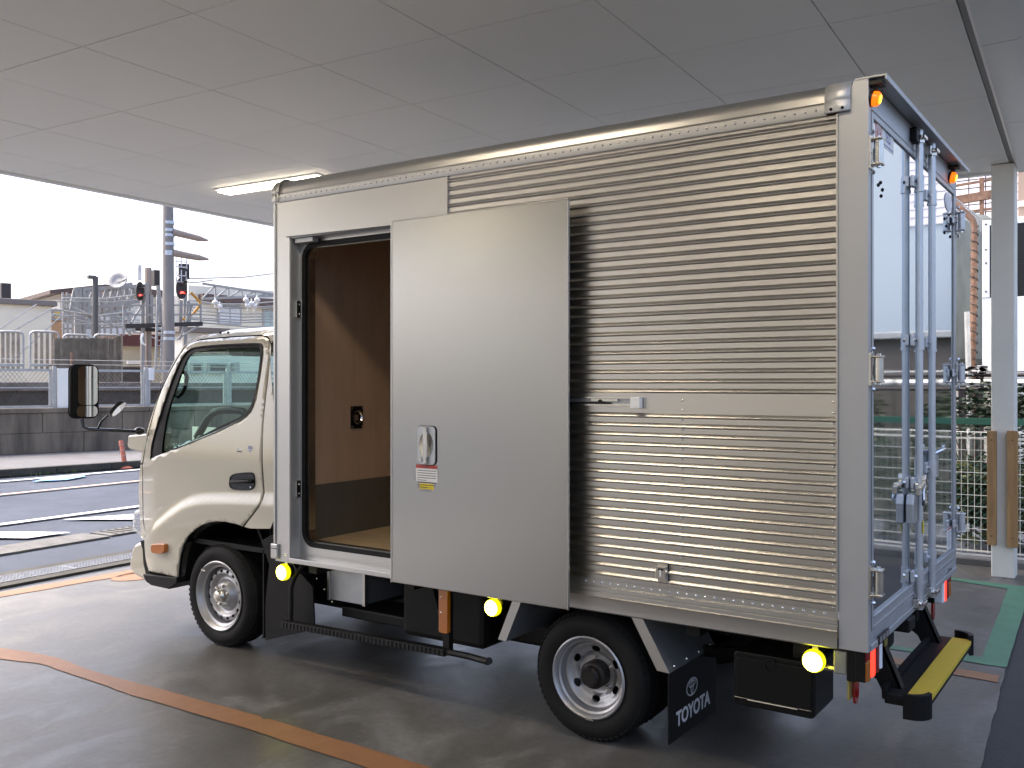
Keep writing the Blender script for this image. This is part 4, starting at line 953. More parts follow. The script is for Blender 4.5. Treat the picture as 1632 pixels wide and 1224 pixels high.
front_wheel((fc.x,BW-.10,.307), -1); rear_wheel((rc_.x,BW-.045,.287), -1)
# front mud flap and arch liner
ma, mb_ = at_y(422,1020,.16), at_y(500,1000,.16)
MB().prism([(-3.46,.10),(-3.45,.12),(-3.45,.62),(-3.44,.62),(-3.44,.10)],'y',.12,.34).build('mud_flap', black_p, truck)
P = [at_y(x,y,.12) for x,y in ((422,1021),(421,965),(428,900),(415,862),(440,848),(470,905),(497,935),(500,1004))]
MB().prism([(q.x,q.z) for q in P],'y',.125,.135).build('mud_flap', black_p, truck)

# ================================================================== CAB
def ss(t): t = max(0, min(1, t)); return t*t*(3-2*t)
CX0, CY0, CS = 190, 500, 2.661
zc_line = []                                    # character line (x, z)
def yb(x, z):
    y = .075
    if z > 1.12: y += .135*((z-1.12)/.78)**1.35
    if z < .45: y += .03*((.45-z)/.2)
    if x < -4.40: y += .38*(-4.40-x)**2/((-4.40-x)+.12)
    if z > 1.80: y += .16*((z-1.80)/.12)**2
    if zc_line:
        zz = None
        if x <= zc_line[0][0]: zz = zc_line[0][1]
        elif x >= zc_line[-1][0]: zz = zc_line[-1][1]
        else:
            for (x0,z0),(x1,z1) in zip(zc_line, zc_line[1:]):
                if x0 <= x <= x1: zz = z0+(z1-z0)*(x-x0)/(x1-x0); break
        if z < zz: y -= .026*ss((zz-z)/.045)*(1-.35*ss((zz-z-.08)/.2))
    return y
def cz(zx, zy):                                 # zoomed crop coordinates -> (x, z) on the cab side surface
    px, py = CX0+zx/CS, CY0+zy/CS; y = .1
    for _ in range(14):
        p = at_y(px, py, y); y = .5*y+.5*min(.34, yb(p.x, p.z))
    return (p.x, p.z)
def cpoly(L): return [cz(x, y) for x, y in L]
zl = cpoly([(105,940),(135,905),(170,872),(220,830),(270,795),(320,775),(370,767),(450,766),(602,768),(660,768)])
zc_line[:] = sorted(zl)
ARCH = [(522,902),(500,893),(450,882),(415,880),(380,885),(345,898),(315,918),(288,945),(268,980),(256,1020),(250,1060),(247,1118)]
DOOR = smooth_poly([(100,640),(108,590),(122,520),(145,430),(172,345),(200,280),(232,218),(262,168),(285,138),(310,122),(345,113),(450,102),(560,96),(610,95),(630,102),(638,122),(637,160),(626,280),(612,400),(606,480)],2,False)+[(604,560),(604,700),(603,790)]+smooth_poly([(603,790),(585,822),(522,902)],1,False)+ARCH[1:]+[(180,1102),(125,1090),(112,1040),(106,960),(103,880),(101,760)]
WIN = smooth_poly([(135,613),(137,580),(142,540),(165,460),(203,340),(235,253),(262,195),(288,158),(310,146),(345,140),(430,133),(570,127),(598,128),(607,142),(606,180),(597,260),(582,340),(570,390),(552,425),(520,450)],2,True)
WIN = smooth_poly([(133,616),(136,560),(165,455),(203,338),(235,252),(262,193),(288,156),(320,143),(430,133)],2,False)+smooth_poly([(430,133),(590,126),(606,132),(607,160),(606,185),(597,260),(582,340),(570,390),(552,425),(510,455)],2,False)+[(400,507),(250,568)]
GLS = smooth_poly([(176,594),(183,520),(206,400),(245,290),(272,215),(292,177),(320,160),(430,148)],2,False)+smooth_poly([(430,148),(578,140),(594,148),(594,185),(585,260),(571,335),(558,382),(542,412),(505,440)],2,False)+[(400,489),(260,560)]
D_, W_, G_ = cpoly(DOOR), cpoly(WIN), cpoly(GLS)
cxw = sum(p[0] for p in W_)/len(W_); czw = sum(p[1] for p in W_)/len(W_)
def cab_side(mirror):
    mp_ = (lambda b: mir(b)) if mirror else (lambda b: b)
    door = mp_(sheet(D_, [W_], .032, lambda x,z: (x, yb(x,z), z))).build('cab_door', cream, truck, smooth=True, ang=50, solid=.012)
    if mirror:
        for md in door.modifiers: md.offset = 1
    # black surround of the window, glass
    fr = mp_(sheet(W_, [G_], .03, lambda x,z: (x, yb(x,z)+.006, z))).build('window_surround', black_p, door, smooth=True)
    gl_ = mp_(sheet([(x+(cxw-x)*.02, z+(czw-z)*.02) for x, z in W_], [], .03, lambda x,z: (x, yb(x,z)+.016, z))).build('window_glass', glass_m, door, smooth=True, solid=.004)
    b = MB(); b.tube([(x, yb(x,z)+.002, z) for x, z in W_], .006, 6, close=True); mp_(b).build('window_gasket', black_g, door, smooth=True)
    return door
ndoor = cab_side(False); fdoor = cab_side(True)
# quarter panel behind the door
QP = smooth_poly([(345,107),(450,97),(560,91),(612,89),(634,97),(644,120),(643,165),(632,280),(618,400),(611,480)],2,False)+[(609,560),(609,790),(590,826),(530,904),(560,911),(640,912),(662,860),(680,830),(700,700),(700,66),(560,70),(400,82),(345,91)]
Q_ = cpoly(QP)
for mir_ in (0,1):
    b = sheet(Q_, [], .035, lambda x,z: (x, yb(x,z), z)); b = mir(b) if mir_ else b
    b.build('cab_rear_pillar', cream, truck, smooth=True, ang=50)
# A pillar / roof side outside the door gap: silhouette line
SIL = smooth_poly([(90,632),(100,570),(117,500),(145,410),(172,335),(200,268),(228,208),(258,155),(285,125),(310,107),(345,91)],2,False)
INN = smooth_poly([(97,634),(105,585),(119,516),(142,427),(169,342),(197,276),(229,214),(259,164),(283,133),(309,117),(345,107)],2,False)
A_ = cpoly(SIL+INN[::-1])
for mir_ in (0,1):
    b = sheet(A_, [], .03, lambda x,z: (x, yb(x,z), z)); b = mir(b) if mir_ else b
    b.build('a_pillar', cream, truck, smooth=True, ang=50)
# front corner below the pillar
FC = [(90,640),(97,640),(98,760),(100,880),(103,960),(92,950),(84,880),(82,760),(84,690)]
F_ = cpoly(FC)
for mir_ in (0,1):
    b = sheet(F_, [], .03, lambda x,z: (x, yb(x,z), z)); b = mir(b) if mir_ else b
    b.build('front_corner_panel', cream, truck, smooth=True, ang=50)
# dark shell just inside, so that the gaps between the panels read dark
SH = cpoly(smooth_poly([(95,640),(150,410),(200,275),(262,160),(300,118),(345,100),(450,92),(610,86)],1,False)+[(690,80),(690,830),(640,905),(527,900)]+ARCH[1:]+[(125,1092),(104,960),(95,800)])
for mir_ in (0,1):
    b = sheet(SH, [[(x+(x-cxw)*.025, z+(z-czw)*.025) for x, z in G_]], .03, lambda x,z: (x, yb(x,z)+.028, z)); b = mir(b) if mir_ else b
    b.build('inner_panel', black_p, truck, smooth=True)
# roof, windscreen and nose across the cab
sil = [cz(x,y) for x, y in ([(92,880),(84,840),(82,760),(84,690),(90,635)]+SIL+[(400,82),(500,75),(600,69),(700,66)])]
sil = [p for i, p in enumerate(sil) if i == 0 or math.dist(p, sil[i-1]) > .012]
def across(pts, m, name, bulge, par=truck):
    b = MB(); n = 13; vs = []; fs = []
    for x, z in pts:
        y0 = yb(x, z)
        for k in range(n):
            t = k/(n-1); u = 1-(2*t-1)**2; u = u**.6
            vs.append((x-bulge(x,z)[0]*u, y0+(BW-2*y0)*t, z+bulge(x,z)[1]*u))
    for i in range(len(pts)-1):
        for k in range(n-1): fs.append((i*n+k, i*n+k+1, (i+1)*n+k+1, (i+1)*n+k))
    return b.add(vs, fs).build(name, m, par, smooth=True, ang=60)
def bl(x, z): t = ss((z-1.60)/.28); return (.13*(1-t), .055*t)
nose = [p for p in sil if p[1] < 1.16]; ws_ = [p for p in sil if 1.12 < p[1] < 1.78]; rf_ = [p for p in sil if p[1] > 1.74]
if nose: across(nose, cream, 'nose_panel', bl)
wso = across(ws_, glass_m, 'windscreen', bl); wsm = wso.modifiers.new('thickness','SOLIDIFY'); wsm.thickness = .005; across(rf_, cream, 'cab_roof', bl)
xb_ = -3.245
MB().box(xb_-.03,.26,.62,xb_,BW-.26,1.86).build('cab_rear_wall', mat('cab lining',(.22,.22,.20),.7), truck)
MB().prism([(.10,.62),(.10,1.15),(.24,1.88),(BW-.24,1.88),(BW-.10,1.15),(BW-.10,.62)],'x',xb_-.006,xb_).build('cab_back_panel', cream, truck)
MB().prism([(.14,.64),(.14,1.15),(.26,1.86),(BW-.26,1.86),(BW-.14,1.15),(BW-.14,.64)],'x',xb_-.05,xb_-.04).build('back_lining', mat('cab lining',(.22,.22,.20),.7), truck)
MB().box(-4.55,.12,.60,xb_-.04,BW-.12,.63).build('cab_floor', black_p, truck)
# roof studs, handle, badges, indicator
for zx in (399,437,628):
    x, z = cz(zx, 84 if zx < 450 else 70); MB().sphere((x, yb(x,z)+.02, z+.008),.009,8).build('roof_screw', black_p, truck, smooth=True)
hP = cpoly(smooth_poly([(470,742),(470,700),(480,684),(505,677),(560,673),(575,680),(578,745),(520,747)],2))
b = MB(); n = len(hP)
rec = sheet(hP, [], .02, lambda x,z: (x, yb(x,z)-.003, z)).build('handle_recess', black_g, ndoor, smooth=True)
ring3 = MB().tube([(x, yb(x,z)-.004, z) for x, z in hP], .0035, 6, close=True).build('recess_rim', black_p, rec, smooth=True)
h0, h1 = cz(476,712), cz(574,712)
MB().tube([(h0[0]+.012,yb(*h0)-.010,h0[1]),(h0[0]+.03,yb(*h0)-.022,h0[1]+.002),(h1[0]-.02,yb(*h1)-.022,h1[1]+.002),(h1[0]-.006,yb(*h1)-.010,h1[1])],.012,10).build('door_handle', black_p, ndoor, smooth=True)
k0 = cz(561,735); MB().cyl((k0[0],yb(*k0)-.004,k0[1]),(0,-1,0),.007,.004,12).build('key_cylinder', chrome, ndoor)
iP = cpoly(smooth_poly([(145,978),(158,973),(204,973),(207,980),(207,1016),(160,1016),(146,1008)],1))
b = MB(); yi = min(yb(x,z) for x,z in iP)
b.prism(iP,'y',yi-.022,yi+.03).build('side_indicator', amber, ndoor, smooth=False, bevel=.006)
c0 = cz(556,574); r0 = .020
b = MB()
def arc(cx, cz_, r, a0, a1, w, y, n=14):
    b = MB(); vs = []
    for i in range(n+1): a = R(a0+(a1-a0)*i/n); vs += [(cx+r*math.cos(a), y, cz_+r*math.sin(a)),(cx+(r-w)*math.cos(a), y, cz_+(r-w)*math.sin(a))]
    return b.add(vs, [(2*i,2*i+2,2*i+3,2*i+1) for i in range(n)])
yy_ = yb(*c0)-.0012
bd = MB().prism(circ(c0[0],c0[1]-.004,.019,.024,0,20),'y',yy_,yy_+.001).build('emission_sticker', sticker_w, ndoor)
arc(c0[0],c0[1]-.001,.0205,0,180,.0045,yy_-.0005).build('sticker_arc', sticker_b, bd)
MB().box(c0[0]-.009,yy_-.0005,c0[1]+.001,c0[0]+.009,yy_,c0[1]+.010).box(c0[0]-.020,yy_-.0006,c0[1]-.008,c0[0]+.020,yy_,c0[1]-.004).box(c0[0]-.006,yy_-.0006,c0[1]-.020,c0[0]+.006,yy_,c0[1]-.012).build('sticker_print', sticker_b, bd)
c1 = cz(510,577); yy_ = yb(*c1)-.0012
bd = MB().box(c1[0]-.022,yy_,c1[1]-.012,c1[0]+.024,yy_+.001,c1[1]+.012).build('fuel_sticker', sticker_w, ndoor)
MB().box(c1[0]-.022,yy_-.0005,c1[1]-.014,c1[0]+.024,yy_,c1[1]-.007).build('sticker_bar', print_d, bd)
arc(c1[0]-.012,c1[1]+.003,.008,0,359,.002,yy_-.0005).build('sticker_mark', print_d, bd)
# headlamp, bumper, step, corner fairing
hl = cpoly([(100,820),(88,822),(74,835),(70,870),(72,920),(84,942),(102,948)])
yq = yb(sum(p[0] for p in hl)/len(hl), .7)+.004
for m_ in (0,1):
    b = MB().prism(hl,'y',yq-.004,.40); b = mir(b) if m_ else b
    h = b.build('headlamp', clear_l, truck, bevel=.012)
    b = MB().prism(cpoly([(84,838),(78,850),(76,905),(86,930),(97,932),(96,838)]),'y',yq-.009,yq-.003); b = mir(b) if m_ else b
    b.build('lamp_reflector', chrome, h)
    for j in range(5):
        q = cpoly([(74,848+j*18),(96,848+j*18),(96,851+j*18),(74,851+j*18)]); b = MB().prism(q,'y',yq-.013,yq-.0085); b = mir(b) if m_ else b; b.build('lamp_fluting', lining_g, h)
bp_ = cpoly(smooth_poly([(92,966),(75,972),(68,990),(66,1030),(72,1070),(88,1105),(108,1128),(124,1134),(118,1100),(104,1055),(98,1010)],2))
yq2 = yb(sum(p[0] for p in bp_)/len(bp_), .42)-.004
MB().prism(bp_,'y',yq2,BW-yq2).build('front_bumper', cream, truck, smooth=True, bevel=.03)
MB().prism(cpoly([(96,962),(106,1040),(124,1112),(132,1136),(120,1132),(100,1060),(92,1000),(88,965)]),'y',yq2-.006,yq2+.05).build('bumper_gap', black_p, truck)
MB().prism(cpoly([(120,1100),(248,1118),(252,1140),(222,1166),(150,1150),(132,1132)]),'y',.06,.22).build('cab_step', black_p, truck, bevel=.006)
mir(MB().prism(cpoly([(120,1100),(248,1118),(252,1140),(222,1166),(150,1150),(132,1132)]),'y',.06,.22)).build('cab_step', black_p, truck, bevel=.006)
cf = cpoly([(60,515),(108,508),(100,600),(88,594),(58,574),(54,560)])
yq3 = yb(sum(p[0] for p in cf)/len(cf), 1.25)
MB().prism(cf,'y',yq3-.004,yq3+.16).build('mirror_fairing', cream, truck, bevel=.012)
# arch liner
al_ = cpoly([(x+6, y+8) for x, y in ARCH]); b = MB(); vs = []
for x, z in al_: vs += [(x,.11,z),(x,.62,z)]
b.add(vs, [(2*i,2*i+1,2*i+3,2*i+2) for i in range(len(al_)-1)]).build('arch_liner', black_p, truck, smooth=True)
MB().prism(cpoly([(522,902),(640,912),(668,1000),(660,1120),(600,1120),(560,980)]),'y',.30,.32).build('arch_liner', black_p, truck)
MB().tube([(cz(585,925)[0],.16,cz(585,925)[1]),(cz(592,950)[0],.15,cz(592,950)[1]),(cz(615,955)[0],.15,cz(615,950)[1]),(cz(632,925)[0],.16,cz(632,925)[1])],.006,6).build('brake_hose', hub_dark, truck, smooth=True)
MB().tube([(cz(532,915)[0],.15,cz(532,915)[1]),(cz(565,975)[0],.14,cz(565,975)[1]),(cz(592,1060)[0],.14,cz(592,1060)[1]),(cz(620,1100)[0],.14,cz(620,1100)[1])],.010,6).build('flap_edge', black_m, truck, smooth=True)
# mirrors
def at_cam(px, py, ref): # point at the same distance along the view as ref
    t = (Vector(ref)-CAM).dot(Vector((XF, XR, 0))); return at_t(px, py, t)
m0 = Vector((-4.70,-.235,1.54)); rt = Vector((.28,-.96,0)).normalized(); fw = Vector((-.96,-.28,0))   # the glass faces backwards
nrmM = Vector((.97,-.2,0)).normalized(); rt = Vector((-nrmM.y*-1, 0, 0)); rt = Vector((0,0,1)).cross(nrmM).normalized()
pc = at_cam(135,624,m0)
def mpl(P, d, off=Vector((0,0,0))): return [pc+rt*a+Vector((0,0,c))+nrmM*d+off for a, c in P]
def mprism(P, d0, d1, sc=1.):
    n = len(P); b = MB(); V1 = mpl(P, d0); V2 = mpl([(a*sc, c*sc) for a, c in P], d1)
    return b.add(V1+V2, [tuple(range(n)), tuple(range(n,2*n))[::-1]]+[(i,n+i,n+(i+1)%n,(i+1)%n) for i in range(n)])
out_ = rrect(-.088,-.172,.088,.172,.045); gls_ = rrect(-.078,-.160,.078,.160,.038)
mh = mprism(out_, .0, -.035, .93).build('side_mirror', black_p, truck, smooth=True, ang=50, bevel=.004)
mprism(out_, -.035, -.06, .80).build('mirror_back', black_p, mh, smooth=True)
top_ = [(a,c) for a, c in gls_ if c > -.085]; 
mprism(rrect(-.040,-.085,.078,.160,.03), .003, .001).build('mirror_glass', mat('mirror glass',(.82,.85,.86),.01,1), mh)
mprism(rrect(-.050,-.160,.078,-.090,.03), .004, .001).build('wide_mirror_glass', mat('mirror glass',(.82,.85,.86),.01,1), mh)
a0, a1, a2, a3, a4 = [at_cam(*q) for q in ((131,668,m0),(133,680,m0),(141,684,(-4.69,-.22,1.31)),(185,686,(-4.66,-.08,1.31)),(222,688,(-4.60,.10,1.31)))]
arm = MB().tube([a0,a1,a2,a3,a4],.0115,10).build('mirror_arm', black_g, truck, smooth=True)
MB().sphere(at_cam(222,687,(-4.60,.10,1.31)),.036,14,(1,1,.72)).build('arm_pivot', black_g, arm, smooth=True)
s0, s1, s2 = at_cam(156,683,(-4.68,-.17,1.31)), at_cam(161,672,(-4.68,-.17,1.33)), at_cam(172,662,(-4.68,-.13,1.36))
MB().tube([s0,s1,s2],.007,8).build('mirror_stem', black_g, arm, smooth=True)
um0, um1 = at_cam(176,662,(-4.66,-.12,1.38)), at_cam(201,641,(-4.66,-.02,1.44))
axd = (um1-um0).normalized(); cc = (um0+um1)/2; L_ = (um1-um0).length/2; vd = (cc-CAM).normalized(); nn = axd.cross(vd).normalized(); nn = nn if nn.z < 0 else -nn; nn = (nn*.93-vd*.34); nn = (nn-axd*nn.dot(axd)).normalized(); bb_ = axd.cross(nn)
def oval(d, k): return [cc+axd*math.cos(t)*L_*k+bb_*math.sin(t)*.055*k+nn*d for t in [2*math.pi*i/24 for i in range(24)]]
V = oval(.004,1)+oval(-.018,.85); um = MB().add(V,[tuple(range(24)),tuple(range(24,48))[::-1]]+[(i,24+i,24+(i+1)%24,(i+1)%24) for i in range(24)]).build('under_mirror', black_p, truck, smooth=True, ang=50)
MB().add(oval(.006,.9),[tuple(range(24))]).build('mirror_glass', mat('mirror glass',(.82,.85,.86),.01,1), um)
# inside of the cab
dash = [(-4.52,.75),(-4.58,1.10),(-4.50,1.20),(-4.30,1.19),(-4.18,1.13),(-4.15,1.0),(-4.22,.75)]
MB().prism(dash,'y',.22,BW-.22).build('dashboard', mat('dash plastic',(.045,.045,.042),.6), truck, bevel=.02)
for (y0,y1) in ((.22,.98),(1.06,1.62)):
    s_ = MB().box(-3.95,y0,.86,-3.46,y1,.98).build('seat', mat('grey seat cloth',(.05,.052,.055),.85), truck, bevel=.04)
    MB().prism([(-3.52,.92),(-3.40,.92),(-3.33,1.38),(-3.40,1.40)],'y',y0,y1).build('backrest', mat('grey seat cloth',(.05,.052,.055),.85), s_, bevel=.03)
    MB().prism([(-3.42,1.40),(-3.34,1.40),(-3.33,1.55),(-3.39,1.55)],'y',(y0+y1)/2-.12,(y0+y1)/2+.12).build('headrest', mat('grey seat cloth',(.05,.052,.055),.85), s_, bevel=.03)
swc = Vector((-4.10,1.33,1.20)); swn = Vector((.55,0,.84)).normalized(); su, sw_ = Vector((0,1,0)), Vector((-.84,0,.55))
sw1 = MB().tube([swc+su*.19*math.cos(a)+sw_*.19*math.sin(a) for a in [2*math.pi*i/28 for i in range(28)]],.014,8,close=True).build('steering_wheel', black_p, truck, smooth=True)
MB().tube([swc-su*.18,swc,swc+su*.18],.013,8).tube([swc,swc-sw_*.18],.013,8).build('spoke', black_p, sw1, smooth=True)
MB().lathe([(1e-3,.03),(.06,.025),(.07,0),(.05,-.03)],swc,swn,20).tube([swc,swc-swn*.30],.03,10).build('steering_column', black_p, sw1, smooth=True)
hg_ = [at_y(190+a/CS,500+b_/CS,.20) for a, b_ in ((262,245),(280,250),(288,268),(283,305),(268,338),(250,352),(232,342),(225,328))]
MB().tube(hg_,.013,8).build('grab_handle', black_p, truck, smooth=True)
hg_ = [at_y(190+a/CS,500+b_/CS,.75) for a, b_ in ((330,525),(350,490),(375,445),(400,420),(430,410),(490,408),(530,415),(548,435))]
MB().tube(hg_,.028,10).build('seat_back_frame', black_p, truck, smooth=True)
vis = at_y(190+565/CS,500+157/CS,.5); MB().box(vis.x-.10,.38,vis.z-.035,vis.x+.06,.62,vis.z+.03).build('roof_console', mat('cab lining',(.22,.22,.20),.7), truck, bevel=.02)
a, b_ = at_y(300,680,.9), at_y(335,705,.9)
MB().box(a.x-.02,.95,b_.z,b_.x,.955,a.z).build('card', sticker_w, truck)

# ================================================================== RIGHT: fence, plant, tank, unit, tiled building
FZ = R(3.1)
def rotR(b, c=(0,5.48)):
    cs, sn = math.cos(FZ), math.sin(FZ); b.v = [(c[0]+(x-c[0])*cs-(y-c[1])*sn, c[1]+(x-c[0])*sn+(y-c[1])*cs, z) for x,y,z in b.v]; return b
FY = 5.55
fzt, fzb = at_y(1540,688,FY).z, at_y(1540,882,FY).z
blk = thing('block_wall', 'low grey concrete block kerb under the white mesh fence', 'wall', (0,FY,0))
for i in range(-8, 9):
    rotR(MB().box(i*.9+.003,FY-.06,-.01,i*.9+.897,FY+.07,fzb-.03)).build('concrete_block', stone_m, blk, bevel=.006)
fence = thing('mesh_fence', 'white welded wire mesh fence with rolled top behind the canopy column', 'fence', (0,FY,0))
PW = 1.98
for k in range(-3, 4):
    x0 = .25+k*PW-.4; f = MB(); n = 38
    for i in range(n):
        x = x0+.02+i*(PW-.04)/(n-1); f.tube([(x,FY,fzb+.02),(x,FY,fzt-.03)],.0024,4)
    rows = 11
    for j in range(rows):
        z = fzb+.03+j*(fzt-fzb-.09)/(rows-1); f.tube([(x0,FY-.004,z),(x0+PW,FY-.004,z)],.003,4)
    for zz in (fzt-.05, fzt, fzb+.0, fzb+.035):
        for yy_ in (-.03,.02): f.tube([(x0,FY+yy_,zz),(x0+PW,FY+yy_,zz)],.0034,4)
    for i in range(n):
        x = x0+.02+i*(PW-.04)/(n-1); f.tube([(x,FY,fzt-.05),(x,FY-.03,fzt-.02),(x,FY,fzt+.004),(x,FY+.02,fzt-.02)],.0024,4)
    rotR(f).build('mesh_panel', wire_w, fence)
    rotR(MB().tube([(x0,FY+.035,0),(x0,FY+.035,fzt+.02)],.022,10)).build('fence_post', wire_w, fence, smooth=True)
# green chain-link fence behind
GY = 6.25; gz = at_y(1545,672,GY).z
cf_ = thing('chain_link_fence', 'green chain link fence with a flat top rail in front of the shrubs', 'fence', (0,GY,0))
MB().box(-5,GY-.02,gz-.025,8,GY+.02,gz+.035).build('top_rail', green_m, cf_)
for k in range(-2,5): MB().tube([(k*1.9+.55,GY+.02,0),(k*1.9+.55,GY+.02,gz)],.022,8).build('fence_post', green_m, cf_, smooth=True)
b = MB(); x = -3.
while x < 5.:
    for s in (-1,1): b.tube([(x,GY,.05),(x+s*1.15,GY,gz-.02)],.0018,3)
    x += .075
b.build('chain_link', green_m, cf_, stuff=True)
def shrub(name, c, r, n, m, label, parent=None):
    t = thing(name, label, 'shrub', (c[0],c[1],0))
    b = MB(); cl = [(Vector((random.uniform(-1,1)*r[0],random.uniform(-1,1)*r[1],random.uniform(-.9,1)*r[2])), random.uniform(.10,.22)) for _ in range(26)]
    for i in range(n):
        q, rad = random.choice(cl); v = Vector((random.gauss(0,1),random.gauss(0,1),random.gauss(0,1))).normalized()*rad*random.uniform(.5,1.1)
        p = Vector(c)+q+v; d = Vector((random.gauss(0,1),random.gauss(0,1),random.gauss(0,.8))).normalized(); u, w = frame(d); L = random.uniform(.025,.05)
        b.add([p-u*L, p+w*L*.4, p+u*L, p-w*L*.4],[(0,1,2,3)])
    b.build('foliage', m, t, stuff=True)
    b = MB()
    for i in range(14):
        a = random.uniform(0,6.28); b.tube([(c[0]+random.uniform(-.2,.2),c[1],0),(c[0]+math.cos(a)*.2,c[1]+math.sin(a)*.1,c[2]*.6),(c[0]+math.cos(a)*r[0]*.9,c[1]+math.sin(a)*r[1]*.8,c[2]+r[2]*random.uniform(.2,1))],[.012,.008,.004],4)
    b.build('stems', twig_m, t)
shrub('shrub', (-.45,6.75,.85), (.6,.3,.62), 5200, leaf_m, 'dark green shrub between the truck and the cream column')
shrub('shrub', (-.3,6.6,.42), (.5,.22,.30), 2400, leaf_y, 'yellow green low shrub behind the mesh fence left of the column')
shrub('shrub', (1.3,6.75,.75), (1.0,.3,.6), 5200, leaf_m, 'dark green shrub behind the mesh fence right of the column')
shrub('shrub', (3.2,6.8,.8), (1.0,.3,.6), 3500, leaf_m, 'dark green shrub farthest right behind the mesh fence')
# tank with its rusty guard pipe
TY = 9.2
ta, tb = at_y(1519,345,TY), at_y(1572,578,TY)
tk = thing('storage_tank', 'large stained grey green tank behind the rusty pipe', 'tank', ((ta.x+tb.x)/2-.55, TY+.75, tb.z))
rr_ = .95; cxk = tb.x-rr_+.05
MB().lathe([(1e-3,tb.z),(rr_*.96,tb.z),(rr_,tb.z+.05),(rr_,ta.z-.05),(rr_*.9,ta.z+.06),(1e-3,ta.z+.18)],(cxk,TY+.75,0),(0,0,1),40).build('tank_shell', tank_m, tk, smooth=True)
for sx in (-.6,.6):
    for sy in (.2,1.3): MB().box(cxk+sx-.04,TY+sy-.04,0,cxk+sx+.04,TY+sy+.04,tb.z+.02).build('tank_leg', dark_st, tk)
RY = 8.6
pts = [at_y(*q,RY) for q in ((1526,327),(1550,350),(1553,360),(1552,470),(1550,575))]
rp = MB().tube([pts[0]+Vector((-.8,0,.6))]+pts+[Vector((pts[-1].x,RY,0))],.036,10).build('rusty_pipe', rust_m, None, smooth=True)
tag(rp, 'rusty pipe wound with wire running down beside the tank', 'pipe')
b = MB(); hp_ = []
zt, zb_ = pts[2].z, pts[-1].z; n = 150
for i in range(n): a = i/n*2*math.pi*15; hp_.append((pts[2].x+.042*math.cos(a)-(zt-(zt+(zb_-zt)*i/n))*.006, RY+.042*math.sin(a), zt+(zb_-zt)*i/n))
b.tube(hp_,.006,4).build('wire_wrap', dark_st, rp)
pts = [at_y(*q,RY-.2) for q in ((1541,497),(1543,575),(1546,640))]
gp = MB().tube(pts+[Vector((pts[-1].x,RY-.2,0))],.03,8).build('steel_pole', galv, None, smooth=True); tag(gp, 'thin grey steel pole standing in front of the tank', 'pole')
# wire guard above the pipe, girder
b = MB(); a = at_y(1520,335,8.8); c = at_y(1566,372,8.8)
for i in range(14):
    t = i/13; p = a.lerp(c, t); b.tube([p, p+Vector((0,0,.16))],.006,4)
    if i < 13: q = a.lerp(c,(i+1)/13); b.tube([p+Vector((0,0,.16)), q],.005,4)
b.tube([a+Vector((0,0,.16)), c+Vector((0,0,.16))],.008,4); wg = b.build('wire_guard', galv); tag(wg, 'galvanised wire guard along the top of the tank', 'guard')
# white condenser units
UY = 7.9
def unit(x0, x1, zt, zm, zb_, label):
    t = thing('condenser_unit', label, 'air conditioner', ((x0+x1)/2,UY+.3,0))
    MB().box(x0,UY+.02,zb_,x1,UY+.75,zt).build('casing', unit_w, t, bevel=.01)
    MB().box(x0,UY,zb_,x1,UY+.02,zm).build('lower_panel', unit_w, t, bevel=.004)
    for xx in (x0, x1-.075): 
        c = MB().box(xx,UY-.005,zm,xx+.075,UY+.02,zt).build('corner_frame', unit_w, t, bevel=.004)
        for q in (.08,.45,.62,.95): MB().cyl((xx+.037,UY-.005,zm+(zt-zm)*q),(0,-1,0),.010,.004,8).build('panel_screw', dark_st, c)
    MB().box(x0+.075,UY-.005,zt-.06,x1-.075,UY+.02,zt).build('top_frame', unit_w, t, bevel=.004)
    MB().box(x0+.075,UY+.012,zm,x1-.075,UY+.019,zt-.06).build('grille_back', grille_m, t)
    b = MB(); z = zm+.02
    while z < zt-.07: b.box(x0+.075,UY+.002,z,x1-.075,UY+.010,z+.006); z += .028
    b.build('grille_bars', grille_m, t, stuff=True)
    for xx in (x0+.1, x1-.16): MB().box(xx,UY+.05,0,xx+.06,UY+.7,zb_).build('unit_leg', dark_st, t)
u0 = at_y(1565.5,352,UY); u1 = at_y(1565.5,475,UY); u2 = at_y(1565.5,590,UY)
unit(u0.x,u0.x+.86,u0.z,u1.z,u2.z,'white condenser unit with black louvres directly behind the cream column')
# pipes and racks under the units
pk = thing('pipe_rack', 'rack of white and dark pipes below the condenser unit', 'pipe rack', (0,UY,1.2))
for (yy_, r_, m_, dz_) in ((610,.035,white_pl,0),(598,.02,dark_st,.1),(620,.02,dark_st,.2),(592,.012,galv,0)):
    p = at_y(1540,yy_,UY-.1-dz_); MB().tube([(-3,UY-.1-dz_,p.z),(3.5,UY-.1-dz_,p.z)],r_,8).build('pipe', m_, pk, smooth=True)
for i in range(9):
    x = -1.6+i*.45; MB().bar((x,UY-.15,0),(x+random.uniform(-.03,.03),UY-.15,1.66),.03,.03).build('rack_post', dark_st, pk)
for i in range(26):
    p = at_y(random.uniform(1528,1570),random.uniform(582,600),UY-.25); MB().box(p.x-.03,UY-.3,p.z-.012,p.x+.03,UY-.22,p.z+.012).build('pipe_clamp', random.choice([galv,dark_st,white_pl]), pk)
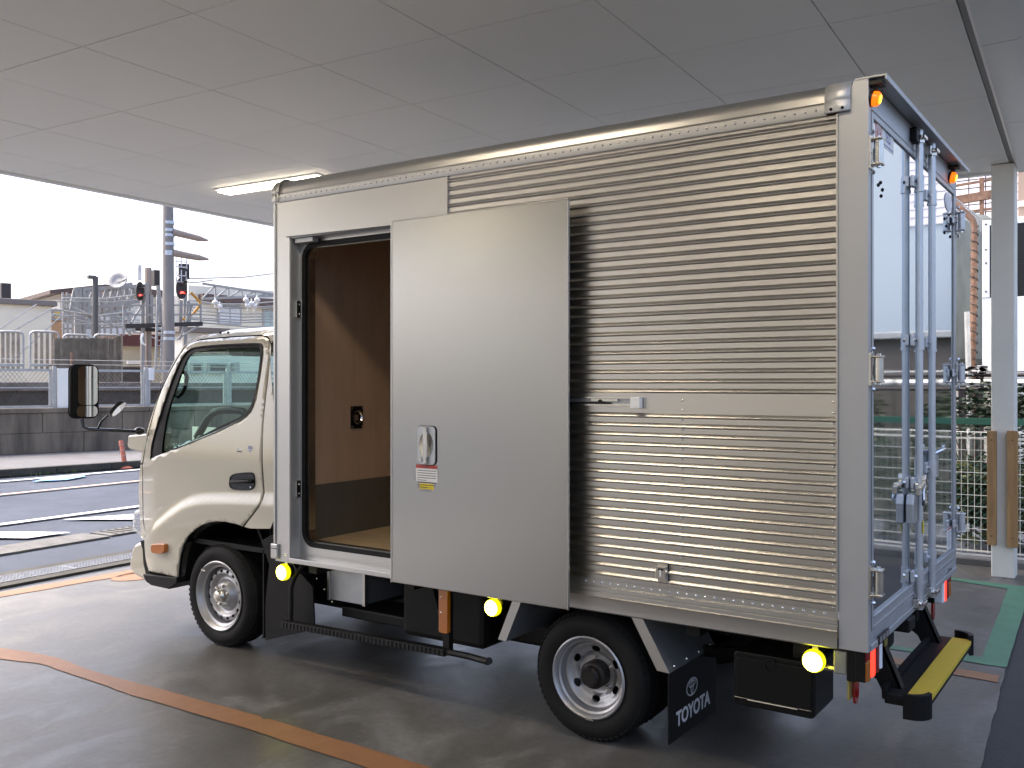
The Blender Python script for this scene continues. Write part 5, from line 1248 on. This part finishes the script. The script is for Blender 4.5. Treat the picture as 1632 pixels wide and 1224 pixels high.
# tiled building
BY = 13.
a, b_ = at_y(1480,262,BY), at_y(1600,420,BY)
tbld = thing('tiled_building', 'pale building faced with a grid of tiles above the tank', 'building', (1.0,BY+1.5,0))
MB().box(-4,BY+.03,0,.8,BY+5,5.6).build('wall', grout_m, tbld)
tm = MB().box(0,-.02,0,.225,.02,.115).mesh('facade_tile'); tm.materials.append(tile_m)
nx = 0; za = at_y(1550,352,BY).z
for r_ in range(16):
    for c_ in range(18):
        o = link('facade_tile', tm, tile_m, tbld); o.location = Vector((at_y(1519,300,BY).x+c_*.243, BY, za+r_*.133)) ; o.matrix_parent_inverse = wm(tbld).inverted()
MB().box(-4,BY-.01,0,.8,BY+.028,za-.02).build('lower_wall', mat('grey lower facade',(.30,.29,.27),.7), tbld)
g1 = at_y(1520,327,10.3); g2 = at_y(1578,318,10.3)
gd = thing('rusty_girder', 'rusty steel girder frame above the tank', 'girder', (g1.x,10.3,g1.z))
MB().bar((g1.x-.5,10.3,g1.z+.02),(g2.x+.1,10.3,g2.z+.07),.08,.11).build('girder', rust_m, gd)
MB().bar((g1.x-.5,10.3,g1.z+.22),(g2.x+.1,10.3,g2.z+.27),.03,.03).build('rail', rust_m, gd)
MB().bar((g1.x-.5,10.3,g1.z-.14),(g2.x+.1,10.3,g2.z-.12),.03,.03).build('rail', rust_m, gd)
MB().bar((g2.x-.1,10.3,0),(g2.x-.1,10.3,g2.z+.3),.05,.05).build('upright', rust_m, gd)
# right of the column: brown window building
nb = thing('window_building', 'pale building with brown framed window beyond the column', 'building', (4,14,0))
a = at_y(1622,345,11.5); MB().box(a.x-.1,11.5,0,a.x+1.2,15,a.z).build('wall', unit_w, nb)
MB().box(a.x-.1,12.5,a.z,a.x+1.2,15,a.z+2).build('upper_wall', mat('brownish facade',(.33,.25,.20),.7), nb)
MB().box(a.x-.1,12.45,a.z+.3,a.x+1.2,12.49,a.z+.38).build('sill_band', trim_w, nb)
# yard beyond the right end of the fence: what the polished doors mirror
sh_ = thing('yard_shed', 'grey brown shed standing beyond the mesh fence, right of the frame', 'shed', (5.2,8.0,0))
MB().box(.75,8.2,0,8.5,10,2.12).build('wall', yard_m, sh_, bevel=.02)
MB().box(.7,8.1,2.12,8.6,10.1,2.2).build('roof', galv, sh_, bevel=.01)
wb = thing('white_block', 'pale blue grey building past the shed, right of the frame', 'building', (9,14,0))
MB().box(1.0,13,0,24,20,6.2).build('wall', mat('pale blue wall',(.42,.48,.53),.7), wb)
for i in range(5):
    w = MB().box(6.2+i*3,12.97,3.4,7.9+i*3,13.0,4.8).build('window', win_d, wb); MB().box(6.1+i*3,12.94,3.32,8.0+i*3,12.969,3.4).build('sill', trim_w, w)
# showroom front behind the photographer
sr = thing('showroom', 'beige showroom wall behind the photographer under the canopy', 'building', (-2,-12.3,0))
MB().box(-9,-12.6,0,4,-12.1,3.38).build('wall', showw, sr)
for i in range(5):
    w = MB().box(-8.2+i*2.4,-12.1,.3,-6.2+i*2.4,-12.06,2.7).build('window', win_fill, sr)  # unseen panes, emissive only as added fill for the box side
    MB().box(-8.25+i*2.4,-12.1,2.7,-6.15+i*2.4,-12.04,2.76).build('frame', galv, w)

# ================================================================== LEFT: retaining wall, fences, railway, houses
RZ = math.atan2(wd.y, wd.x)
def WB(b): b.v = [tuple(W(*v)) for v in b.v]; return b
def wthing(name, label, cat, s, k, z=0, group=None): return thing(name, label, cat, W(s,k,z), RZ, group)
def wz(px, py, k): return at_w(px, py, k)
zw = wz(100,650,0)[1]
rw = wthing('retaining_wall', 'stained concrete block retaining wall along the far pavement', 'wall', 3, .2)
WB(MB().box(-18,.03,0,36,.32,zw-.01)).build('wall_core', wallc_m, rw)
hb_ = (zw-.12-.10)/2
cache = {}
for r_ in range(2):
    for i in range(-10, 22):
        s = i*1.62+(.8 if r_ else 0); WB(MB().box(s+.006,-.0,.12+r_*hb_+.004,s+1.614,.05,.12+(r_+1)*hb_-.004)).build('concrete_block', wallc_m, rw, bevel=.008)
for i in range(-6, 12): WB(MB().box(i*3+.005,-.03,zw-.10,i*3+2.995,.34,zw)).build('coping', wallc_m, rw, bevel=.01)
# framed mesh fence on the wall
zt_ = wz(100,588,.15)[1]
px_posts = [-120,-15,86,232,0]
s_posts = [wz(p,620,.15)[0] for p in (-60,86,232)]
st_ = s_posts[2]-s_posts[1]
mf_ = wthing('railway_fence', 'grey framed mesh fence panels on top of the retaining wall', 'fence', s_posts[1], .15, zw)
for i in range(-4, 8):
    s0 = s_posts[1]+i*st_; s1 = s0+st_; g = .05
    fr = MB()
    for zz in (zw+.03, zt_-.03): fr.box(s0+g,.13,zz-.025,s1-g,.17,zz+.025)
    for s in (s0+g, s1-g-.05): fr.box(s,.13,zw+.03,s+.05,.17,zt_-.03)
    fr.box(s0+g,.14,zw+.52*(zt_-zw)-.012,s1-g,.16,zw+.52*(zt_-zw)+.012)
    fo = WB(fr).build('fence_frame', galv, mf_)
    b = MB(); s = s0+g+.05; hgt = zt_-zw-.06; 
    while s < s1-g-.05:
        for sg in (-1,1):
            e = s+sg*hgt*.75; ee = max(s0+g, min(s1-g, e)); fr_ = abs(ee-s)/(hgt*.75)
            b.bar((s,.15,zw+.03),(ee,.15,zw+.03+hgt*fr_),.006,.004)
        s += .085
    WB(b).build('mesh', dark_st, fo, stuff=True)
    WB(MB().box(s0-.035,.10,zw,s0+.035,.18,zt_+.05)).build('fence_post', galv, mf_, bevel=.004)
sw0 = wz(87,620,.1)[0]; sw1_ = wz(112,620,.1)[0]
bp2 = WB(MB().box(sw0+.05,.06,zw,sw1_,.10,wz(100,587,.1)[1])).build('white_board', whitew, None); tag(bp2, 'white board fixed to the mesh fence beside a rusty post', 'board')
sg = wz(241,600,.08); b = WB(MB().box(sg[0]-.06,.07,wz(240,606,.08)[1],sg[0]+.06,.09,wz(240,586,.08)[1])).build('notice', sticker_w, None); tag(b, 'small white notice on the fence left of the cab', 'sign')
rp2 = WB(MB().tube([(wz(115,590,.3)[0],.3,zw),(wz(115,590,.3)[0],.3,wz(115,562,.3)[1])],.035,8)).build('rusty_post', rust_m); tag(rp2, 'short rusty post beside the white board on the fence', 'post')
# barbed strands
bs = MB()
for py0 in (573,580): 
    z = wz(150,py0,.25)[1]; bs.tube([(-6,.25,z),(14,.25,z-.05)],.006,4)
o = WB(bs).build('fence_wires', galv); tag(o, 'thin wires strung above the mesh fence', 'wire')
# track bed with platform wall behind
PK = 3.2
za, zb2 = wz(100,609,PK)[1], wz(100,623,PK)[1]
pf = wthing('platform_wall', 'pale stained concrete platform edge seen through the mesh fence', 'wall', 4, PK)
for i in range(-6, 12): WB(MB().box(i*2.2+.01,PK,zb2,i*2.2+2.19,PK+.5,za)).build('edge_block', block_l, pf, bevel=.02)
WB(MB().box(-14,PK+.12,0,28,PK+.5,zb2)).build('dark_base', mat('dark ballast wall',(.06,.058,.055),.9,var=.3,vscale=6), pf)
struct(WB(MB().box(-40,.4,-.05,60,60,.3)).build('track_bed', mat('track ballast',(.20,.17,.14),.9,var=.4,vscale=8)))
# grey barred fence panels with rounded heads
BK = 6.
def barpanel(x0, x1, ytop, ybot, label):
    t = wthing('barred_fence_panel', label, 'fence panel', wz(x0,ybot,BK)[0], BK, 0, 'barred fence panels along the railway')
    s0, s1 = wz(x0,ytop,BK)[0], wz(x1,ytop,BK)[0]; z1, z0 = wz(x0,ytop,BK)[1], wz(x0,ybot,BK)[1]
    r = .11
    P = [(s0,z0),(s0,z1-r)]+[(s0+r-r*math.cos(R(a)), z1-r+r*math.sin(R(a))) for a in (30,60,90)]+[(s1-r+r*math.sin(R(a)), z1-r+r*math.cos(R(a))) for a in (0,30,60,90)]+[(s1,z0)]
    WB(MB().tube([(s,BK,z) for s, z in P],.03,8)).build('frame', galv, t, smooth=True)
    n = max(5, int((s1-s0)/.19))
    for i in range(1, n):
        s = s0+(s1-s0)*i/n; top = z1-.03 if s0+r < s < s1-r else z1-.12
        WB(MB().box(s-.04,BK-.015,z0,s+.04,BK+.015,top)).build('bar', barf_m, t)
    WB(MB().box(s0,BK-.03,z0+.1,s1,BK-.016,z0+.18)).build('cross_rail', galv, t)
for (a, b_, lb) in ((-48,-8,'barred fence panel out of the left edge of the view'),(-4,37,'leftmost barred fence panel at the picture edge'),(48,93,'second barred fence panel from the left'),(101,143,'third barred fence panel, behind the grey boards'),(150,192,'rightmost barred fence panel, beside the maroon canopy')):
    barpanel(a, b_, 528 if a < 90 else 533, 590, lb)
bdf = wthing('board_fence', 'weathered grey board fence overlapping the rounded panels', 'fence', wz(90,590,BK-.3)[0], BK-.3)
for i in range(44):
    px_ = 88+i*2.42; s = wz(px_,590,BK-.3)[0]; z1 = wz(px_,539+random.uniform(-1,2)-(3 if i > 38 else 0),BK-.3)[1]
    WB(MB().box(s-.055,BK-.32,.3,s+.055,BK-.29,z1)).build('board', barf_m, bdf)
# delineator post by the kerb
dp = at_z(200,746,0); dt = at_t(192.5,702,(dp-CAM).dot(Vector((XF,XR,0))))
dl = thing('delineator_post', 'leaning orange rubber delineator post beside the kerb', 'traffic post', dp)
MB().lathe([(1e-3,.045),(.05,.045),(.13,.012),(.135,0)],dp,(0,0,1),18).build('base', delin_m, dl, smooth=True)
dd = dt-dp
MB().tube([dp+dd*.03,dp+dd*.97,dt],[.045,.040,.03],14).build('post', delin_m, dl, smooth=True)
for q in (.42,.62,.82): MB().tube([dp+dd*q,dp+dd*(q+.055)],.046,14).build('reflective_band', mat('faded reflective band',(.42,.22,.18),.4), dl, smooth=True)
# concrete pole
CK = 4.4
pb0, pt0 = wz(269,588,CK), wz(267.5,250,CK); pr = (wz(281,500,CK)[0]-wz(258,500,CK)[0])/2*.80
cp = wthing('concrete_pole', 'tall concrete railway pole with steel bands rising behind the fence', 'utility pole', pb0[0], CK)
WB(MB().tube([(pb0[0],CK,0),(pt0[0],CK,pt0[1]+1.5)],[pr*1.08,pr*.8],20)).build('shaft', pole_m, cp, smooth=True)
for py_ in (355,367,375,389,402,405,530,540):
    z = wz(268,py_,CK)[1]; q = pr*(1.08-.28*z/(pt0[1]+1.5)); WB(MB().tube([(pb0[0],CK,z-.04),(pb0[0],CK,z+.04)],q+.012,20)).build('steel_band', band_m, cp, smooth=True)
for (y0, x1, y1) in ((371,329,384),(404,330,414)):
    a, c = wz(279,y0,CK), wz(x1,y1,CK); WB(MB().tube([(a[0]-.1,CK-.1,a[1]),(a[0]+(c[0]-a[0])*.7,CK-.1,a[1]+(c[1]-a[1])*.75),(c[0],CK-.1,c[1])],[.10,.085,.03],10)).build('cross_arm', mat('weathered timber arm',(.33,.27,.23),.7), cp, smooth=True)
# signals
def signal(px_, py_, w, h, k, label, board=None):
    s, z = wz(px_, py_, k); sc = (wz(px_+10,py_,k)[0]-s)/10; sz = (wz(px_,py_,k)[1]-wz(px_,py_+10,k)[1])/10
    t = wthing('railway_signal', label, 'signal', s, k, 0)
    P = circ(s, z, w/2*sc, h/2*sz, 0, 24)
    bp_ = MB(); n = 24; bp_.add([(a, k, c) for a, c in P]+[(a, k+.08, c) for a, c in P],[tuple(range(n)),tuple(range(n,2*n))[::-1]]+[(i,(i+1)%n,n+(i+1)%n,n+i) for i in range(n)])
    WB(bp_).build('backboard', dark_st, t)
    for q in (-.22,.24):
        zz = z-q*h*sz; WB(MB().lathe([(w*.20*sc,0),(w*.20*sc,.25)],(s,k-.005,zz),(0,-1,0),14,R(20),R(250))).build('hood', dark_st, t, smooth=True, solid=.01)
        WB(MB().cyl((s,k-.004,zz),(0,-1,0),w*.17*sc,.02,14)).build('lens', sig_red if q > 0 else black_g, t)
    WB(MB().box(s+w*.3*sc,k+.1,.3,s+w*.3*sc+.10,k+.2,z+h*.4*sz)).build('mast', truss_m, t)
    return t, s, z, sc, sz
t1, s, z, sc, sz = signal(290,459,17,35,5.4,'railway signal showing red just right of the concrete pole')
a, c = wz(285,420,5.4), wz(292,442,5.4)
nb_ = WB(MB().box(a[0],5.38,c[1],c[0],5.44,a[1])).build('sign_board', dark_st, t1)
text('sign_lettering','田\n出',.42,print_w,W((a[0]+c[0])/2,5.37,(a[1]+c[1])/2+.0),tuple(wd),(0,0,1),t1)
a, c = wz(292,420,5.6), wz(302,445,5.6); WB(MB().box(a[0],5.6,c[1],c[0],5.9,a[1])).build('relay_box', dark_st, t1)
t2, s, z, sc, sz = signal(223.5,464,13,30,5.4,'railway signal showing red left of the concrete pole')
a, c = wz(219.5,422,5.4), wz(225.5,447,5.4); WB(MB().box(a[0],5.38,c[1],c[0],5.42,a[1])).build('number_plate', sticker_w, t2)
for q in range(3): WB(MB().box(a[0]+.05,5.372,c[1]+.25+q*.45,c[0]-.05,5.379,c[1]+.36+q*.45)).build('plate_mark', print_d, t2)
a, c = wz(246,430,5.7), wz(255,455,5.7); WB(MB().box(a[0],5.7,c[1],c[0],6.0,a[1])).build('relay_box', dark_st, t2)
WB(MB().tube([(wz(236,500,5.7)[0],5.7,.3),(wz(236,427,5.7)[0],5.7,wz(236,427,5.7)[1])],.10,8)).build('mast', mat('weathered timber arm',(.33,.27,.23),.7), t2, smooth=True)
# signal gantry platform with rails and ladder
def L3(b, p, q, k, r=.035, k2=None): a, c = wz(*p, k), wz(*q, k2 or k); return b.bar((a[0],k,a[1]),(c[0],k2 or k,c[1]),r,r)
gt = wthing('signal_platform', 'steel signal platform with handrails and a ladder round the pole', 'platform', wz(260,515,5.)[0], 5.)
WB(L3(MB(),(200,520),(322,516),5.,.12)).build('deck', dark_st, gt)
WB(L3(MB(),(215,524),(262,527),5.6,.10)).build('deck', dark_st, gt)
for p, q in (((197,487),(320,486)),((197,502),(320,501)),((197,487),(197,520)),((320,486),(320,517)),((226,487),(226,520)),((303,486),(303,517)),((248,478),(248,520)),((197,520),(206,531)),((197,487),(214,531)),((226,487),(206,520)),((320,517),(282,541)),((306,487),(286,541))):
    WB(L3(MB(),p,q,5.,.045)).build('handrail', truss_m, gt)
for p, q in (((251,470),(248,590)),((259,520),(256,590))): WB(L3(MB(),p,q,4.0,.05)).build('ladder_rail', truss_m, gt)
for j in range(11): WB(L3(MB(),(250-.2*j,500+j*8.5),(258-.2*j,500+j*8.5),4.0,.035)).build('ladder_rung', truss_m, gt)
for p, q in (((234,450),(234,520)),((241,470),(241,520)),((252,455),(257,520)),((300,480),(298,520)),((288,478),(287,520))): WB(L3(MB(),p,q,5.3,.09)).build('upright', truss_m, gt)
WB(MB().tube([(wz(x,y,4.6)[0],4.6,wz(x,y,4.6)[1]) for x,y in ((228,531),(225,540),(227,547),(232,550))],.03,6)).build('cable', white_pl, gt, smooth=True)
WB(MB().tube([(wz(x,y,5.5)[0],5.5,wz(x,y,5.5)[1]) for x,y in ((304,466),(312,474),(319,482),(316,490),(308,500),(297,508),(288,509))],.04,6)).build('orange_bracket', orange_p, gt, smooth=True)
# truss gantry and stays
def truss(name, label, p0, p1, q0, q1, k, n, parent=None, r=.07):
    t = wthing(name, label, 'gantry', wz(*p0,k)[0], k, 0)
    WB(L3(MB(),p0,p1,k,r)).build('chord', truss_m, t); WB(L3(MB(),q0,q1,k,r)).build('chord', truss_m, t)
    for i in range(n):
        f = i/n; g_ = (i+1)/n; a = (p0[0]+(p1[0]-p0[0])*f, p0[1]+(p1[1]-p0[1])*f); c = (q0[0]+(q1[0]-q0[0])*g_, q0[1]+(q1[1]-q0[1])*g_)
        e = (p0[0]+(p1[0]-p0[0])*g_, p0[1]+(p1[1]-p0[1])*g_)
        WB(L3(MB(),a,c,k,r*.6)).build('lattice', truss_m, t); WB(L3(MB(),c,e,k,r*.6)).build('lattice', truss_m, t)
    return t
tg = truss('truss_gantry', 'pale steel truss gantry reaching left from the signals', (118,462),(222,456),(100,497),(222,480),8.,10,r=.11)
for p, q in (((128,460),(128,532)),((122,460),(122,532)),((133,460),(133,532))): WB(L3(MB(),p,q,8.,.12)).build('leg', truss_m, tg)
truss('truss_gantry', 'pale steel truss gantry with a diagonal lower chord left of the pole', (100,474),(210,452),(100,510),(200,490),9.5,8,r=.09)
truss('truss_gantry', 'pale steel truss gantry crossing the sky above the cab', (322,476),(470,470),(322,452),(470,474),7.5,7,r=.07)
# catenary wires
wires = [((300,444),(470,432)),((280,447),(340,446)),((85,492),(215,505)),((80,503),(215,496)),((100,475),(230,468)),((300,490),(470,485)),((300,500),(470,503)),((290,508),(470,512)),((85,500),(200,520)),((100,515),(240,512)),((300,478),(470,492)),((110,487),(250,540)),((300,484),(470,478)),((305,495),(470,498)),((300,506),(470,507)),((320,514),(470,520)),((200,508),(262,506)),((90,480),(262,474))]
cw = wthing('overhead_wires', 'thin overhead railway wires crossing in front of the houses', 'wires', wz(200,480,7)[0], 7, 3)
for p, q in wires:
    a, c = wz(*p,7.), wz(*q,7.2); m_ = ((a[0]+c[0])/2, 7.1, (a[1]+c[1])/2-.08)
    WB(MB().tube([(a[0],7.,a[1]),m_,(c[0],7.2,c[1])],.022,5)).build('wire', galv, cw, smooth=True)
for p, q in (((0,524),(58,485)),((24,526),(82,492)),((0,592),(96,505))):
    a, c = wz(*p,7.), wz(*q,7.2); WB(MB().tube([(a[0],7.,a[1]),(c[0],7.2,c[1])],.022,5)).build('stay_wire', galv, cw)
for i,(x,y) in enumerate(((343,482),(392,478),(401,484),(410,478),(395,487),(405,488),(350,489))):
    s, z = wz(x,y,6.9); o = WB(MB().sphere((s,6.9,z),.10,10,(1,1,.8)).box(s-.02,6.88,z-.16,s+.02,6.92,z+.16)).build('insulator', ceramic, cw, smooth=True, ang=50)
# scaffold-like frames before the houses
sf = wthing('scaffold_frame', 'pale steel scaffold frames standing before the brown roofed house', 'scaffold', wz(130,530,9.)[0], 9.)
for x in (100,107,115,124,133,146,158,166,176,186,196,206): WB(L3(MB(),(x,462+(x%7)*2),(x+1,535),9.,.055)).build('upright', truss_m, sf)
for y in (472,481,492,503,514,524): WB(L3(MB(),(98,y),(212,y-3),9.05,.05)).build('ledger', truss_m, sf)
for a, b_ in (((100,510),(133,472)),((133,514),(176,470)),((115,472),(158,524)),((166,470),(206,520)),((176,524),(212,478))): WB(L3(MB(),a,b_,9.1,.045)).build('brace', truss_m, sf)
# street lamp
lp = wthing('street_lamp', 'slim grey street lamp standing before the brown roofed house', 'street lamp', wz(152,535,6.8)[0], 6.8)
a, c = wz(152,535,6.8), wz(152,441,6.8); WB(MB().tube([(a[0],6.8,.3),(c[0],6.8,c[1])],.075,10)).build('pole', mat('grey pole paint',(.10,.10,.10),.6), lp, smooth=True)
h_ = wz(140,440.5,6.8); WB(MB().box(h_[0],6.72,h_[1]-.06,c[0],6.88,h_[1]+.03)).build('lamp_head', mat('grey pole paint',(.10,.10,.10),.6), lp)
dish = wthing('satellite_dish', 'small dish on the gantry left of the signal', 'satellite dish', wz(190,450,7.6)[0], 7.6, wz(190,450,7.6)[1])
a = wz(190,450,7.6); WB(MB().lathe([(1e-3,.0),(.18,.04),(.28,.10)],(a[0],7.6,a[1]),(-.5,-.6,.4),20)).build('reflector', truss_m, dish, smooth=True, solid=.02)
a2 = wz(202,444,7.4); WB(MB().tube([(a[0],7.6,a[1]),(a2[0],7.4,a2[1])],.03,6)).build('feed_arm', truss_m, dish)

# houses
def house(name, label, k, x0, x1, ytop, ybot, m, depth=7, roof=None, over=.5, boards=0, cat='building'):
    s0, s1 = wz(x0,ybot,k)[0], wz(x1,ybot,k)[0]; z1 = wz((x0+x1)/2,ytop,k)[1]
    t = wthing(name, label, cat, (s0+s1)/2, k+depth/2)
    w = WB(MB().box(s0,k,.2,s1,k+depth,z1)).build('wall', m, t)
    if boards:
        z = 1.; zs = []
        while z < z1: 
            WB(MB().prism([(k-.004,z),(k-.03,z),(k-.004,z+boards*.95)],'x',s0,s1)).build('cladding_board', m, t); z += boards
    if roof: WB(MB().box(s0-over,k-over,z1,s1+over,k+depth+over,z1+.18)).build('roof', roof, t, bevel=.02)
    return t, w, s0, s1, z1
def hwin(t, k, x0, y0, x1, y1, m=win_t, mull=1, fm=None):
    a, c = wz(x0,y1,k), wz(x1,y0,k)
    f = WB(MB().box(a[0]-.05,k-.07,a[1]-.05,c[0]+.05,k-.02,c[1]+.05)).build('window', fm or galv, t)
    n = mull+1; w = (c[0]-a[0])/n
    for i in range(n): WB(MB().box(a[0]+i*w+.03,k-.085,a[1]+.02,a[0]+(i+1)*w-.03,k-.071,c[1]-.02)).build('pane', m, f)
t, *_ = house('beige_warehouse','beige flat roofed building at the far left behind the barred fence',12.,-140,82,483,535,beige_w,9,mat('grey gutter',(.20,.18,.17),.6),.15)
s, z = wz(10,470,14.); WB(MB().box(s-.15,14,z-1,s+.15,14.3,z+.4)).build('vent_pipe', dark_st, t)
t, *_ = house('brown_roof_house','two storey pale house under a brown sloping roof left of the pole',17.,96,300,466,535,whitew,8,None,.3,boards=.42)
a, c, e = wz(80,462,16.4), wz(168,453,16.4), wz(262,463,16.4)
WB(MB().prism([(a[0],a[1]),(c[0],c[1]),(e[0],e[1]),(e[0],e[1]-.30),(c[0],c[1]-.22),(a[0],a[1]-.15)],'y',16.4,25)).build('roof', roof_b, t)
for (x0,y0,x1,y1) in ((104,482,118,510),(140,480,148,520),(163,480,178,500),(182,480,194,515)): hwin(t, 16.97, x0,y0,x1,y1, win_t)
t, *_ = house('orange_shed','small orange and cream shed between the warehouse and the gantry',13.,82,99,492,535,mat('faded orange wall',(.60,.38,.22),.8),2)
hwin(t,12.97,84,496,96,508,mat('yellow blind',(.75,.55,.18),.6),0)
t, *_ = house('maroon_roof_house','ochre house with a maroon fascia behind the signal ladder',10.,193,330,549,600,beige_d,6)
WB(MB().box(wz(193,530,9.6)[0],9.6,wz(200,551,9.6)[1],wz(345,530,9.6)[0],16.2,wz(200,533,9.6)[1])).build('roof', maroon, t)
a, c = wz(201,580,9.97), wz(223,575,9.97); WB(MB().box(a[0],9.75,a[1],c[0],9.99,c[1])).build('vent_hood', whitew, t)
WB(MB().box(wz(196,588,9.9)[0],9.9,.3,wz(236,588,9.9)[0],9.98,wz(200,585,9.9)[1])).build('dark_doorway', dark_st, t)
t, *_ = house('clapboard_house','cream clapboard house with white framed windows behind the overhead wires',16.,300,520,472,535,beige_w,9,None,.2,boards=.38)
a, c = wz(322,468,15.6), wz(520,484,15.6); WB(MB().prism([(a[0],a[1]),(c[0],c[1]),(c[0],c[1]-.28),(a[0],a[1]-.28)],'y',15.5,25.5)).build('roof', roof_b, t)
hwin(t,15.97,348,492,382,515,mat('white blind glass',(.70,.72,.74),.3)); hwin(t,15.97,420,497,440,519,win_t); hwin(t,15.97,352,480,358,487,win_d,0); hwin(t,15.97,375,480,381,487,win_d,0)
t, *_ = house('white_station_building','white building with two dark slot windows seen through the cab window',8.,292,640,536,640,whitew,5,mat('grey gutter',(.20,.18,.17),.6),.2)
for (x0,x1) in ((304,320),(332,359)):
    hwin(t,7.97,x0,580,x1,592,win_d,0)
a, c = wz(369,592,7.9), wz(378,577,7.9); WB(MB().box(a[0],7.7,a[1],c[0],7.99,c[1])).build('meter_box', galv, t, bevel=.02)
# distant skyline
for i,(x0,x1,yt) in enumerate(((-300,-150,500),(-60,60,478),(82,140,470),(430,560,468),(560,760,480))):
    house('distant_building','distant pale building, number %s along the skyline behind the railway' % ('one','two','three','four','five')[i],34.,x0,x1,yt,540,mat('hazy distant wall',(.50,.46,.42),.9),8)

for o in scene.objects:
    if o.type == 'MESH' and not o.data.materials: print('NOMAT', o.name)
print('OBJECTS', len(scene.objects))
